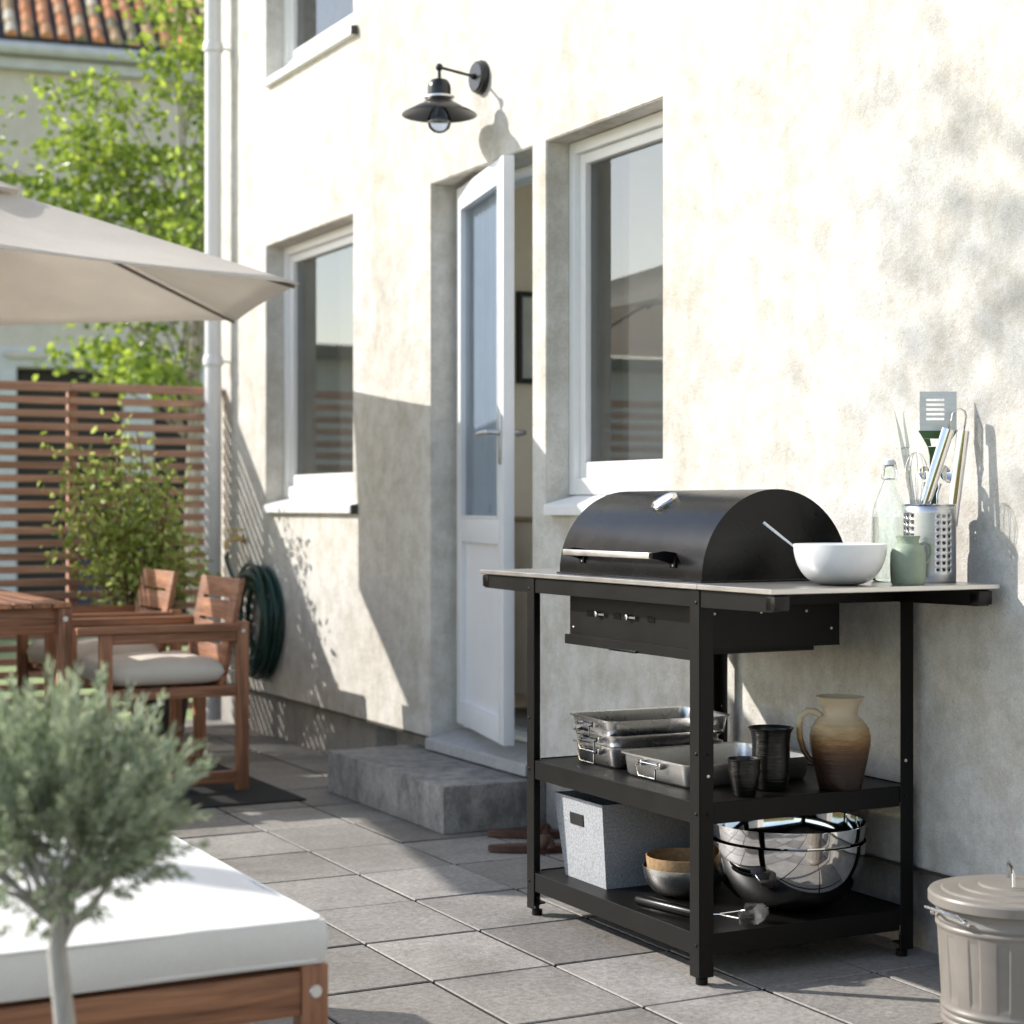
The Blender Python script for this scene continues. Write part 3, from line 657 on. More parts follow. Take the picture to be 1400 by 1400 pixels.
for e in specs:
    pts = limb(mb, (.05, .1, max(1.6, e.z - .9)), e, .008, .003, .12, 6)
    for f in (0.45, .6, .75, .88, 1.0):
        p = Vector((.05, .1, max(1.6, e.z - .9))).lerp(e, f); p.z += math.sin(f * math.pi) * .12 * 1.3
        for _ in range(2 if random.random() < .75 else 1):
            cents.append((tuple(p + Vector((random.gauss(0, .13), random.gauss(0, .13), random.gauss(0, .05)))), random.uniform(.6, 1.15)))
mb.build('trunk', 'treebark', tr)
P, D = cluster_leaves(cents, 23, .10, .32)
leaves('crown', P, D, rng.uniform(.04, .07, len(P)), rng.uniform(.032, .052, len(P)), 'leaf_tree', tr)
# tree out of the picture on the sunny side: its branch shades the wall at the upper right
t2 = thing('shade_tree', 'garden tree left of the terrace whose branch shades the upper right wall', 'tree', (-3.6, 7.2, -.02))
mb = MB(); limb(mb, (0, 0, 0), (.1, 0, 4.6), .13, .09, 0, 6, .02)
cents = []
def hit(y, z, s):   # a point s metres from the wall spot (y,z) towards the sun, in the tree's own space
    return Vector((WX, y, z)) + SUN * s - Vector((-3.6, 7.2, -.02))
bpts = []
main = [hit(3.46, 2.12, 8.3), hit(3.30, 2.0, 8.35), hit(3.18, 1.78, 8.4), hit(3.06, 1.5, 8.45)]
hub = Vector((.1, 0, 4.6)); elbow = hit(2.75, 1.62, 8.4)
limb(mb, hub, elbow, .07, .03, .05)
for k, p in enumerate(main):
    limb(mb, elbow, p, .02, .006, .04)
    for q in main[max(0, k - 1):k + 1]: cents += [(tuple(p.lerp(q, f)), .45) for f in (0, .35, .7)]
for (y, z) in ((3.62, 1.80), (3.52, 1.65), (3.85, 1.86), (3.72, 1.55), (3.50, 1.45), (3.36, 1.72), (3.30, 1.40), (3.42, 1.30), (3.22, 1.25), (3.64, 1.30), (3.12, 1.15), (3.24, 1.52), (3.02, 1.3)):
    p = hit(y, z, random.uniform(7.8, 9.2)); limb(mb, elbow, p, .012, .004, .05); q = elbow.lerp(p, .85)
    cents += [(tuple(p), random.uniform(.3, .55)), (tuple(q), .4)]
P1, D1 = cluster_leaves(cents, 9, .24, 1.0); D1 = D1 * .4 + np.array([0, 0, -1.0])
cents = []
for k in range(30):
    a = random.uniform(0, 2 * math.pi); rr = random.uniform(.4, 1.2); e = Vector((-.6 + math.cos(a) * rr, -.6 + math.sin(a) * rr * .7, random.uniform(4.9, 6.6)))
    if k % 4 == 0: limb(mb, hub, e, .03, .008, .1)
    cents.append((tuple(e), random.uniform(.8, 1.5)))
P2, D2 = cluster_leaves(cents, 20, .16, .7)
P = np.concatenate([P1, P2]); D = np.concatenate([D1, D2])
mb.build('trunk', 'treebark', t2); leaves('crown', P, D, .10, .028, 'leaf_tree', t2)
ob = thing('garden_outbuilding', 'low white outbuilding beyond the fence, mirrored in the ground floor windows', 'outbuilding', (-4.6, 17.0, 0))
mb = MB(); mb.box(-4.5, 4.2, 0, 3, -.1, 2.55); mb.build('wall', 'bwhite', ob, smooth=False)
mb = MB(); mb.prism([(-.25, 2.56), (3.2, 2.72), (3.2, 2.84), (-.25, 2.68)], -4.7, 4.4, 'YZ'); mb.build('roof', 'darkmetal', ob, smooth=False)
mb = MB(); mb.box(-1.2, -.2, -.03, -.002, 0, 2.05); mb.build('door', 'bdark', ob)

# hedge added behind the camera for ambient light and reflections in the polished bowls
hg = thing('hedge', 'clipped green hedge added behind the viewer for reflections in the steel bowls', 'hedge', (0, -5.2, 0))
mb = MB(); mb.box(-6, 4, -.25, .25, 0, 1.5); mb.build('branches', 'bushbark', hg, smooth=False)
n = 9000; P = np.stack([rng.uniform(-6.2, 4.2, n), rng.choice([-1, 1], n) * rng.uniform(.25, .42, n), rng.uniform(0, 1.75, n)], 1)
top = rng.random(n) < .25; P[top, 2] = rng.uniform(1.5, 1.7, top.sum()); P[top, 1] = rng.uniform(-.35, .35, top.sum())
leaves('leaves', P, rng.normal(size=(n, 3)), .09, .05, 'leaf_bush', hg)

# ------------------------------------------------------------------ potted bush by the fence
bu = thing('potted_bush', 'airy yellow green bush in a dark pot in front of the slatted fence', 'bush', (2.43, 8.28, 0))
mb = MB(); mb.lathe([(0, 0), (.11, 0), (.15, .26), (.155, .28), (.14, .28), (.13, .25), (0, .25)], n=32); mb.build('pot', 'darkpot', bu)
mb = MB(); cents = []
for k in range(60):
    a = random.uniform(0, 2 * math.pi); e = Vector((-.15 + math.cos(a) * random.uniform(.05, .36), math.sin(a) * random.uniform(.05, .22), random.uniform(.72, 1.36)))
    if e.x > .1: e.z -= .12
    if k < 5: e = Vector(((-.46, -.1, 1.16), (-.38, -.05, 1.22), (-.12, -.05, 1.42), (-.22, 0, 1.32), (-.4, .05, 1.05))[k])
    r0 = Vector((random.uniform(-.03, .03), random.uniform(-.03, .03), .25)); limb(mb, r0, e, .007, .002, .06)
    for f in (.66, .78, .9, 1.0):
        p = r0.lerp(e, f); p.z += math.sin(f * math.pi) * .06
        cents.append((tuple(p + Vector([random.gauss(0, .025) for _ in range(3)])), random.uniform(.6, 1.2)))
P, D = cluster_leaves(cents, 12, .06, .9); mb.build('stem', 'bushbark', bu)
leaves('foliage', P, D, rng.uniform(.028, .05, len(P)), rng.uniform(.017, .028, len(P)), 'leaf_bush', bu)

# ------------------------------------------------------------------ hose and tap
mb = MB()
for k in range(13):
    rr = .25 - (k % 5) * .020; x0 = 2.868 - .007 * k; pts = []
    ph = random.uniform(0, 6)
    for q in range(48):
        a = 2 * math.pi * q / 48
        pts.append((x0 + .006 * math.sin(a * 2 + ph), 8.06 + math.cos(a) * rr * .94 + .006 * math.sin(3 * a + ph), .545 + math.sin(a) * rr * 1.04 + .008 * math.sin(2 * a + ph)))
    mb.tube(pts, .0095, 8, closed=True)
mb.tube([(2.78, 8.2, .7), (2.78, 8.33, .8), (2.79, 8.38, .83), (2.80, 8.38, .86)], .0095, 8)
tag(mb.build('garden_hose', 'hose'), 'coiled dark green garden hose hanging on the wall under the tap', 'hose')
mb = MB(); mb.box(2.80, 2.878, 8.02, 8.10, .75, .795, .004); mb.box(2.865, 2.879, 8.02, 8.10, .66, .80, .003)
tag(mb.build('hose_hanger', 'darkmetal'), 'dark bracket on the wall carrying the green hose', 'hanger')
tp = thing('garden_tap', 'brass garden tap on the wall above the green hose', 'tap', (WX, 8.38, .92))
mb = MB(); mb.tube([(.0, 0, 0), (-.07, 0, 0), (-.09, 0, -.015), (-.09, 0, -.05)], [.013, .013, .012, .011], 12); mb.lathe([(0, 0), (.022, 0), (.022, .006), (0, .008)], n=20, mtx=Matrix.Rotation(R(-90), 4, 'Y')); mb.build('spout', 'brass', tp)
mb = MB(); mb.cyl((-.045, 0, .01), (-.045, 0, .045), .008); mb.box(-.085, -.005, -.006, .006, .04, .05, .002); mb.build('tap_lever', 'brass', tp)

# ------------------------------------------------------------------ dining set
mb = MB(); mb.box(.45, 2.385, 6.245, 8.45, .002, .008, .002)
tag(mb.build('rug', 'rug'), 'black flat woven rug under the dining table and chairs', 'rug')
RZ = .009
tb = thing('dining_table', 'brown stained wooden garden table at the left edge', 'table', (1.10, 7.36, RZ))
mb = MB(); x = -.53
while x < .52:
    if not (.13 < x + .035 < .20): mb.box(x, x + .066, -.70, .70, .695, .715, .003, 1)
    x += .0707
mb.build('tabletop', 'wood_y', tb)
mb = MB(); mb.box(-.50, .50, -.665, -.64, .60, .694, .002); mb.box(-.50, .50, .64, .665, .60, .694, .002); mb.box(-.50, -.475, -.66, .66, .60, .694, .002); mb.box(.475, .50, -.66, .66, .60, .694, .002); mb.build('apron', 'wood', tb)
for a, b in ((-1, -1), (1, -1), (-1, 1), (1, 1)):
    mb = MB(); mb.box(a * .505 - .025, a * .505 + .025, b * .672 - .026, b * .672 + .026, 0, .6945, .004); lg = mb.build('leg', 'wood_z', tb)
    mb = MB(); mb.lathe([(0, -.004), (.009, -.004), (.011, 0)], n=16, mtx=Matrix.Translation((a * .505, b * .672 - .026, .655)) @ Matrix.Rotation(R(-90), 4, 'X')); mb.build('bolt', 'rivet', lg)

def build_chair(label):
    """origin mid seat on the floor, faces -x, back towards +x"""
    t = thing('garden_armchair', label, 'chair', (0, 0, 0), 0, 'wooden armchairs round the dining table')
    hw = .28; xf, xb = -.27, .25
    for s_ in (-1, 1):
        y = s_ * (hw - .018)
        for x in (xf, xb):
            mb = MB(); mb.box(x - .023, x + .023, y - .017, y + .017, 0, .60 if x == xf else .635, .003); mb.build('leg', 'wood_z', t)
        mb = MB(); mb.box(xf - .11, xb - .0235, y - .028, y + .028, .601, .628, .004); mb.build('armrest', 'wood', t)
        mb = MB(); mb.box(xf + .024, xb - .024, y - .013, y + .013, .03, .075, .003); mb.build('bottom_rail', 'wood', t)
        mb = MB(); mb.box(xf + .024, xb - .024, y - .012, y + .012, .355, .395, .003); mb.build('seat_rail', 'wood', t)
        mb = MB(); mb.box(xf + .024, xb - .024, y - .012, y + .012, .562, .5995, .003); mb.build('arm_rail', 'wood', t)
        mb = MB(); mb.lathe([(0, -.004), (.007, -.004), (.009, 0)], n=12, mtx=Matrix.Translation((xb, y - .017, .60)) @ Matrix.Rotation(R(-90), 4, 'X')); mb.build('bolt', 'rivet', t)
    mb = MB()
    for k in range(6): mb.box(xf + .03 + k * .076, xf + .03 + k * .076 + .062, -hw + .037, hw - .037, .378, .394, .003)
    mb.build('seat', 'wood_y', t)
    mb = MB(); tilt = Matrix.Translation((.185, 0, .40)) @ Matrix.Rotation(R(11), 4, 'Y')
    w2 = hw - .042
    mb.box(-.011, .011, -w2, -w2 + .075, -.02, .40, .003, mtx=tilt); mb.box(-.011, .011, w2 - .075, w2, -.02, .40, .003, mtx=tilt)
    for k in range(5): mb.box(-.0105, .0105, -w2 + .0755, w2 - .0755, -.02 + k * .086, -.02 + k * .086 + (.0745 if k < 4 else .0763), .002, mtx=tilt)
    mb.build('backrest', 'wood_y', t)
    return t
ch = build_chair('wooden armchair nearest the viewer, shaded, at the right side of the dining table')
ch.location = (1.995, 6.82, RZ)
for (x, y, rz, l) in ((1.995, 7.67, 0, 'sunlit wooden armchair farther along the right side of the dining table'),
                      (.22, 6.9, R(180), 'wooden armchair on the far left side of the dining table, near end'),
                      (.22, 7.7, R(180), 'wooden armchair on the far left side of the dining table, fence end')):
    c2 = copy_tree(ch); c2.location = (x, y, RZ); c2.rotation_euler.z = rz; c2['label'] = l
def pad(x, y, z, wx, wy, h, label, name='seat_pad', m='beige_cloth', tuft=True, puff=.03, group=None, rz=0, seed=0, ties=True):
    b = bmesh.new(); nx = ny = 26; P = {}
    rr = random.Random(seed); ph = [rr.uniform(0, 6) for _ in range(6)]
    for sgn in (0, 1):
        for i in range(nx + 1):
            for j in range(ny + 1):
                if sgn == 0 and (i in (0, nx) or j in (0, ny)): continue
                u = 2 * i / nx - 1; v = 2 * j / ny - 1
                e = max(0, 1 - abs(u) ** 6) ** .35 * max(0, 1 - abs(v) ** 6) ** .35
                hh = e * (h / 2)
                if tuft and sgn: hh += e * puff * .4 * (abs(math.cos(u * 4.2)) * abs(math.cos(v * 4.2)) - .45)
                hh += e * .004 * (math.sin(5 * u + ph[0]) + math.sin(6 * v + ph[1]) + math.sin(9 * u * v + ph[2])) * sgn
                P[(sgn, i, j)] = b.verts.new((u * wx / 2 * (1 - .03 * abs(v) ** 4), v * wy / 2 * (1 - .03 * abs(u) ** 4), (h / 2 + hh) if sgn else (h / 2 - e * h / 2)))
    g_ = lambda s_, i, j: P.get((s_, i, j)) or P[(1, i, j)]
    for i in range(nx):
        for j in range(ny):
            b.faces.new((g_(1, i, j), g_(1, i + 1, j), g_(1, i + 1, j + 1), g_(1, i, j + 1)))
            b.faces.new((g_(0, i, j), g_(0, i, j + 1), g_(0, i + 1, j + 1), g_(0, i + 1, j)))
    mb = MB(); mb.merge(b)
    o = mb.build(name, m, loc=(x, y, z), rot=(0, 0, rz), angle=80); tag(o, label, 'cushion', group)
    if ties:
        for s_ in (-1, 1):
            tm = MB(); tm.tube([(wx / 2 - .02, s_ * (wy / 2 - .03), h / 2), (wx / 2 + .03, s_ * (wy / 2 - .01), h / 2 + .003), (wx / 2 + .045, s_ * (wy / 2), h / 2 - .03), (wx / 2 + .04, s_ * wy / 2, h / 2 - .07)], .003, 6); tm.build('tie', m, o)
    return o
G = 'beige seat pads on the armchairs'
pad(1.965, 6.82, RZ + .395, .48, .50, .10, 'beige tufted pad on the nearest shaded armchair', group=G, seed=1)
pad(1.965, 7.67, RZ + .395, .48, .50, .10, 'sunlit beige tufted pad on the farther right armchair', group=G, seed=2)
pad(.25, 6.9, RZ + .395, .48, .50, .10, 'beige tufted pad on the far left armchair, near end', group=G, seed=3, rz=R(180))
pad(.25, 7.7, RZ + .395, .48, .50, .10, 'beige tufted pad on the far left armchair, fence end', group=G, seed=4, rz=R(180))

# ------------------------------------------------------------------ parasol
UC = Vector((1.274, 6.89, 0)); UH = 1.866; UA = 2.285; UR = 1.33
um = thing('parasol', 'beige hexagonal canvas parasol over the dining table', 'parasol', UC)
CV = [Vector((x - UC.x, y - UC.y, 0)) for x, y in ((2.29, 6.06), (2.50, 7.36), (1.49, 8.19), (.16, 8.19), (-.12, 6.62), (1.02, 5.60))]
b = bmesh.new(); ns = 14; nr = 12; V = {}
ca = b.verts.new((0, 0, UA)); vent_r = .16
def cpt(k, s_, f):    # side k, s_ along the side, f from apex(0) to hem(1)
    A = CV[k]; B = CV[(k + 1) % 6]
    p = A.lerp(B, s_) * f
    p *= 1 - .015 * math.sin(math.pi * s_) * f
    z = UA + (UH - UA) * (f ** 1.04) - .055 * math.sin(math.pi * s_) * math.sin(math.pi * min(1, f)) * .8
    return Vector((p.x, p.y, z))
for k in range(6):
    for i in range(ns):
        for j in range(1, nr + 1): V[(k, i, j)] = b.verts.new(cpt(k, i / ns, j / nr))
gv_ = lambda k, i, j: V[(k, i, j)] if i < ns else V[((k + 1) % 6, 0, j)]
for k in range(6):
    for i in range(ns):
        b.faces.new((ca, gv_(k, i, 1), gv_(k, i + 1, 1)))
        for j in range(1, nr): b.faces.new((gv_(k, i, j), gv_(k, i, j + 1), gv_(k, i + 1, j + 1), gv_(k, i + 1, j)))
mb = MB(); mb.merge(b); cano = mb.build('canopy', 'canopy', um, angle=12)
sol = cano.modifiers.new('s', 'SOLIDIFY'); sol.thickness = .0015
b = bmesh.new(); ring_ = []
ap = b.verts.new((0, 0, UA + .055))
for k in range(6): ring_.append(b.verts.new((CV[k].x * .18, CV[k].y * .18, UA - .045)))
for k in range(6): b.faces.new((ap, ring_[k], ring_[(k + 1) % 6]))
mb = MB(); mb.merge(b); v = mb.build('vent', 'canopy', um, smooth=False); so2 = v.modifiers.new('s', 'SOLIDIFY'); so2.thickness = .003
for k in range(6):
    mb = MB(); e = CV[k].normalized(); UR = CV[k].length; mb.tube([e * .03 + Vector((0, 0, UA - .03)), e * (UR - .02) + Vector((0, 0, UH - .012))], .007, 8)
    mb.tube([e * .03 + Vector((0, 0, UA - .30)), e * UR * .25 + Vector((0, 0, UA - .13))], .005, 8); mb.build('rib', 'umbmetal', um)
mb = MB(); mb.cyl((0, 0, RZ + .03), (0, 0, UA + .06), .019, 20); mb.sphere((0, 0, UA + .07), .025); mb.build('pole', 'umbmetal', um)
mb = MB(); mb.lathe([(0, RZ), (.2, RZ), (.2, RZ + .03), (.03, RZ + .06), (.03, RZ + .2), (0, RZ + .2)], n=40); mb.build('base', 'darkpot', um)

# ------------------------------------------------------------------ bench / footstool with white cushion
bn = thing('garden_bench', 'low brown stained wooden bench in the bottom left corner under a white cushion', 'bench', (.62, 3.37, .001))
bx, by = .48, .59
mb = MB(); mb.box(-bx + .046, bx - .046, -by + .004, -by + .027, .245, .318, .003); mb.build('side_rail', 'wood', bn)
mb = MB(); mb.box(-bx + .046, bx - .046, by - .027, by - .004, .245, .318, .003); mb.build('side_rail', 'wood', bn)
mb = MB(); mb.box(bx - .027, bx - .004, -by + .046, by - .046, .245, .318, .003); mb.box(-bx + .004, -bx + .027, -by + .046, by - .046, .245, .318, .003); mb.build('end_rail', 'wood_y', bn)
for a in (-1, 1):
    for c_ in (-1, 1):
        mb = MB(); mb.box(min(a * bx, a * (bx - .0455)), max(a * bx, a * (bx - .0455)), min(c_ * by, c_ * (by - .0455)), max(c_ * by, c_ * (by - .0455)), 0, .327, .003); lg = mb.build('leg', 'wood_z', bn)
        if c_ < 0:
            mb = MB(); mb.lathe([(0, -.003), (.009, -.003), (.011, 0)], n=20, mtx=Matrix.Translation((a * (bx - .022), -by, .283)) @ Matrix.Rotation(R(-90), 4, 'X')); mb.build('bolt', 'rivet', lg)
mb = MB(); mb.box(-bx + .03, bx - .03, -by + .05, -by + .075, .06, .10, .003)
for k in range(14): mb.box(-bx + .03, bx - .03, -by + .05 + k * .079, -by + .05 + k * .079 + .06, .30, .319, .003)
mb.build('seat_slats', 'wood', bn)
b = bmesh.new(); bmesh.ops.create_cube(b, size=1)
for v in b.verts: v.co = Vector((v.co.x * .97, v.co.y * 1.19, v.co.z * .078))
bmesh.ops.subdivide_edges(b, edges=b.edges[:], cuts=24, use_grid_fill=True)
for v in b.verts:
    u = v.co.x / .485; q = v.co.y / .595; zz = v.co.z / .039
    rnd = 1 - .012 * zz * zz
    v.co.x *= rnd; v.co.y *= rnd
    v.co.x += .0025 * math.sin(9 * v.co.y + 2) * zz; v.co.y += .0025 * math.sin(11 * v.co.x + 1) * zz
    if zz > .9: v.co.z += .012 * (1 - u ** 4) * (1 - q ** 4) - .006 * (max(abs(u), abs(q)) ** 10) + .0022 * math.sin(7 * u + 3 * q) + .0015 * math.sin(13 * u * q + 4 * q)
mb = MB(); mb.merge(b); cu = mb.build('bench_cushion', 'white_cloth', loc=(.612, 3.37, .328 + .040), angle=50)
bv = cu.modifiers.new('b', 'BEVEL'); bv.width = .008; bv.segments = 3; bv.limit_method = 'ANGLE'
sm = MB()
for zz_ in (-.033, .033): sm.tube([(x_ * .4795, y_ * .5895, zz_) for x_, y_ in ((-.97, -1), (-.3, -1), (.3, -1), (.97, -1), (1, -.97), (1, -.3), (1, .3), (1, .97), (.97, 1), (.3, 1), (-.3, 1), (-.97, 1), (-1, .97), (-1, .3), (-1, -.3), (-1, -.97))], .0022, 6, closed=True)
sm.build('piping', 'white_cloth', cu)
tag(cu, 'thick white cushion lying on the low wooden bench', 'cushion')

# ------------------------------------------------------------------ foreground plant
fp = thing('potted_shrub', 'grey green standard shrub with a pale thin trunk in the left foreground', 'shrub', (.600, 2.47, 0))
mb = MB(); mb.lathe([(0, 0), (.10, 0), (.13, .20), (.135, .22), (.12, .22), (.115, .19), (0, .19)], n=36); mb.build('pot', 'darkpot', fp)
mb = MB()
mb.tube([(-.006, 0, .17), (.002, .002, .30), (-.008, .003, .40), (-.016, .002, .47), (-.014, 0, .53)], [.0165, .0155, .014, .013, .010], 12)
cc = Vector((-.025, -.02, .635)); EL = Vector((.160, .15, .160))
for k in range(26):
    a = 2 * math.pi * k / 26 + random.uniform(-.2, .2); el = random.uniform(-.1, 1.3)
    e = cc + Vector((math.cos(a) * math.cos(el) * .15, math.sin(a) * math.cos(el) * .12, math.sin(el) * .12 - .02))
    limb(mb, (-.012, 0, .475 + .003 * k), e, .006, .0018, -.04, 6, .09)
PP = []; DD = []
for k in range(780):
    d = Vector(rng.normal(size=3)); d.normalize()
    if d.z < -.5 and random.random() < .3: d.z *= -.5; d.normalize()
    rad = random.random() ** .5 * .86
    st = cc + Vector((d.x * EL.x, d.y * EL.y, d.z * EL.z)) * rad
    if Vector((st.x, st.y)).length < .085 and st.z < .575: continue
    if math.sin(st.x * 31 + 1) * math.sin(st.y * 27) * math.sin(st.z * 33 + .6) > .16: continue
    dirn = (d * .95 + Vector((0, 0, .7)) + Vector(rng.normal(size=3)) * .3).normalized()
    ln = random.uniform(.04, .085) * (1.6 if random.random() < .25 else 1); nl = int(ln / .0033)
    side = dirn.orthogonal().normalized(); sd2 = dirn.cross(side)
    pts = [st + dirn * ln * f + Vector((0, 0, .014)) * f * f for f in (0, .5, 1)]
    mb.tube(pts, .0010, 4, cap=False)
    for q in range(nl):
        f = (q + .5) / nl; a = q * 2.4
        base_ = pts[0].lerp(pts[2], f); o_ = side * math.cos(a) + sd2 * math.sin(a)
        PP.append(base_); DD.append(dirn * .95 + o_ * (.8 - .4 * f))
mb.build('trunk', 'bark', fp)
n = len(PP); leaves('crown', np.array(PP), np.array(DD), rng.uniform(.014, .024, n), rng.uniform(.0034, .0054, n), 'leaf_olive', fp)

# ------------------------------------------------------------------ barbecue cart
cx0, cx1, cy0, cy1 = 2.240, 2.850, 3.419, 4.245
ct = thing('barbecue_cart', 'black charcoal barbecue with a domed lid built into a two shelf steel cart', 'barbecue', ((cx0 + cx1) / 2, (cy0 + cy1) / 2, 0))
ctm = Matrix.Translation((-(cx0 + cx1) / 2, -(cy0 + cy1) / 2, 0))
def cp(mb, name, m, parent=ct, **k):
    o = mb.build(name, m, parent, **k)
    if parent is ct: o.matrix_parent_inverse = ctm
    return o
def screw(mb, x, y, z, axis, r=.0045):
    mt_ = Matrix.Translation((x, y, z)) @ (Matrix.Rotation(R(-90), 4, 'Y') if axis == 'x' else Matrix.Rotation(R(90), 4, 'X'))
    mb.lathe([(r, 0), (r * .9, .0018), (r * .5, .0028), (0, .003)], n=12, mtx=mt_)
L = .039
for i, (x, sx) in enumerate(((cx0, 1), (cx1, -1))):
    for (y, sy) in ((cy0, 1), (cy1, -1)):
        mb = MB(); xa, xb_ = sorted((x, x + sx * L)); ya, yb = sorted((y, y + sy * L)); th = .0025
        # L profile leg: two webs meeting at the outer corner
        xw = (xa, xa + th) if sx > 0 else (xb_ - th, xb_); yw = (ya, ya + th) if sy > 0 else (yb - th, yb)
        mb.box(*xw, ya, yb, .018, .8885, .0008, 1)
        mb.box(xa + (th if sx > 0 else 0), xb_ - (0 if sx > 0 else th), *yw, .0182, .8882, .0008, 1)
        lg = cp(mb, 'leg', 'black')
        mb = MB(); mb.cyl((x + sx * .02, y + sy * .02, .0005), (x + sx * .02, y + sy * .02, .014), .014, 20); mb.cyl((x + sx * .02, y + sy * .02, .013), (x + sx * .02, y + sy * .02, .05), .006, 10); mb.box(xa + .003, xb_ - .003, ya + .003, yb - .003, .03, .034); mb.build('foot', 'black', lg)
        mb = MB()
        xo = x if sx > 0 else x; yo = y
        for z in (.09, .385, .52, .86):
            if sx > 0: screw(mb, x, y + sy * .012, z, 'x')
            if sy > 0: screw(mb, x + sx * .024, y, z, 'y')
        mb.build('screws', 'black', lg)
        mb = MB()
        if sy > 0: screw(mb, x + sx * .024, y, .47, 'y', .004)
        else: screw(mb, x, y + sy * .012, .52, 'x', .003)
        mb.build('screw_cap', 'rivet', lg)
# shelves: folded trays
for (z0, z1) in ((.066, .115), (.361, .410)):
    mb = MB(); e = .0026
    mb.box(cx0 + e, cx0 + e + .003, cy0 + L + .0005, cy1 - L - .0005, z0, z1, .001, 1); mb.box(cx1 - e - .003, cx1 - e, cy0 + L + .0005, cy1 - L - .0005, z0, z1, .001, 1)
    mb.box(cx0 + L + .0005, cx1 - L - .0005, cy0 + e, cy0 + e + .003, z0, z1, .001, 1); mb.box(cx0 + L + .0005, cx1 - L - .0005, cy1 - e - .003, cy1 - e, z0, z1, .001, 1)
    mb.box(cx0 + e + .003, cx1 - e - .003, cy0 + e + .003, cy1 - e - .003, z1 - .006, z1 - .003)
    cp(mb, 'shelf', 'black')
# top frame beams
mb = MB()
mb.box(cx0 + .003, cx0 + .03, cy0 + L, cy1 - L, .8495, .8875, .001, 1); mb.box(cx1 - .03, cx1 - .003, cy0 + L, cy1 - L, .8495, .8875, .001, 1)
mb.box(cx0 + L, cx1 - L, cy0 + .003, cy0 + .03, .8495, .8875, .001, 1); mb.box(cx0 + L, cx1 - L, cy1 - .03, cy1 - .003, .8495, .8875, .001, 1)
cp(mb, 'top_frame', 'black')
# back support strips
mb = MB(); mb.box(cx1 - .008, cx1 - .003, cy0 + .39, cy0 + .43, .41, .8495); 
# worktop: main frame round the firebox + two side wings
bx0, bx1, by0, by1 = 2.286, 2.702, 3.485, 4.150
mb = MB(); zt0, zt1 = .8900, .9015
mb.box(2.233, bx0 + .02, cy0, cy1, zt0, zt1, .0015, 1); mb.box(bx1 - .02, 2.858, cy0, cy1, zt0, zt1, .0015, 1)
mb.box(bx0 + .0201, bx1 - .0201, cy0, by0 + .02, zt0, zt1, .0015, 1); mb.box(bx0 + .0201, bx1 - .0201, by1 - .02, cy1, zt0, zt1, .0015, 1)
cp(mb, 'worktop', 'top')
for (ya, yb, ye) in ((cy0 - .288, cy0 - .0015, cy0 - .288), (cy1 + .0015, cy1 + .268, cy1 + .268)):
    mb = MB(); mb.box(2.233, 2.858, ya, yb, zt0, zt1, .0015, 1); wg = cp(mb, 'side_wing', 'top')
    s_ = -1 if ya < cy0 else 1
    for x in (2.243, 2.80):
        mb = MB()
        yin = cy0 - .001 if s_ < 0 else cy1 + .001
        mb.prism([(yin, .8885), (ye - s_ * .012, .8885), (ye - s_ * .004, .885), (ye - s_ * .004, .858), (ye - s_ * .012, .852), (yin, .8495)], x, x + .035, 'YZ', .001); ar = mb.build('wing_arm', 'black', wg)
        mb = MB(); ya2, yb2 = sorted((ye - s_ * .002, ye - s_ * .035)); mb.box(x - .002, x + .037, ya2, yb2, .855, .8865, .003); mb.build('end_cap', 'lidblack', wg)
# firebox
fx0, fx1, fy0, fy1 = 2.298, 2.692, 3.500, 4.115; fz = .748
mb = MB()
mb.box(fx0, fx0 + .003, fy0, fy1, fz, .90); mb.box(fx1 - .003, fx1, fy0, fy1, fz, .90); mb.box(fx0 + .003, fx1 - .003, fy0, fy0 + .003, fz + .0005, .90); mb.box(fx0 + .003, fx1 - .003, fy1 - .003, fy1, fz, .90)
mb.box(fx0 - .006, fx1 + .006, fy0 + .006, fy1 - .006, fz - .003, fz - .0002)
mb.box(fx0 + .003, fx1 - .003, fy0 + .003, fy1 - .003, fz + .08, fz + .083)
fb = cp(mb, 'firebox', 'black', smooth=False)
mb = MB()
for (x, z) in ((2.335, .829), (2.465, .829), (2.595, .829), (2.668, .862), (2.668, .786)):
    screw(mb, x, fy0, z, 'y', .0035)
screw(mb, fx0, fy1 - .02, .765, 'x', .003)
mb.build('rivets', 'rivet', fb)
for yk in (4.01, 3.875, 3.715):
    mb = MB(); mb.box(fx0 - .0015, fx0 - .0003, yk - .016, yk + .016, .797, .812, .0004, 1); mb.build('air_slot', 'lidblack', fb)
for yk in (3.945, 3.795):
    mb = MB(); mb.lathe([(.0, .012), (.007, .010), (.008, .004), (.005, 0)], n=20, mtx=Matrix.Translation((fx0 - .002, yk + .02, .805)) @ Matrix.Rotation(R(-90), 4, 'Y'))
    mb.cyl((fx0 - .006, yk + .014, .805), (fx0 - .006, yk - .018, .805), .0035, 8); mb.build('vent_knob', 'chrome', fb)
mb = MB(); mb.box(fx0 - .009, fx1 - .06, fy0 + .02, fy1 - .03, fz - .0145, fz - .0125)
mb.box(fx0 - .009, fx1 - .06, fy0 + .0205, fy0 + .0235, fz - .012, fz - .0045)
ash = cp(mb, 'ash_tray', 'black', smooth=False)
mb = MB(); mb.box(fx0 - .015, fx0 - .0125, fy0 + .0, fy1 + .002, fz - .026, fz - .001, .001, 1); mb.build('ash_tray_front', 'black', ash)
mb = MB(); mb.box(fx0 - .024, fx0 - .0155, 3.75, 3.88, fz - .027, fz - .020, .003); mb.build('ash_tray_grip', 'lidblack', ash)
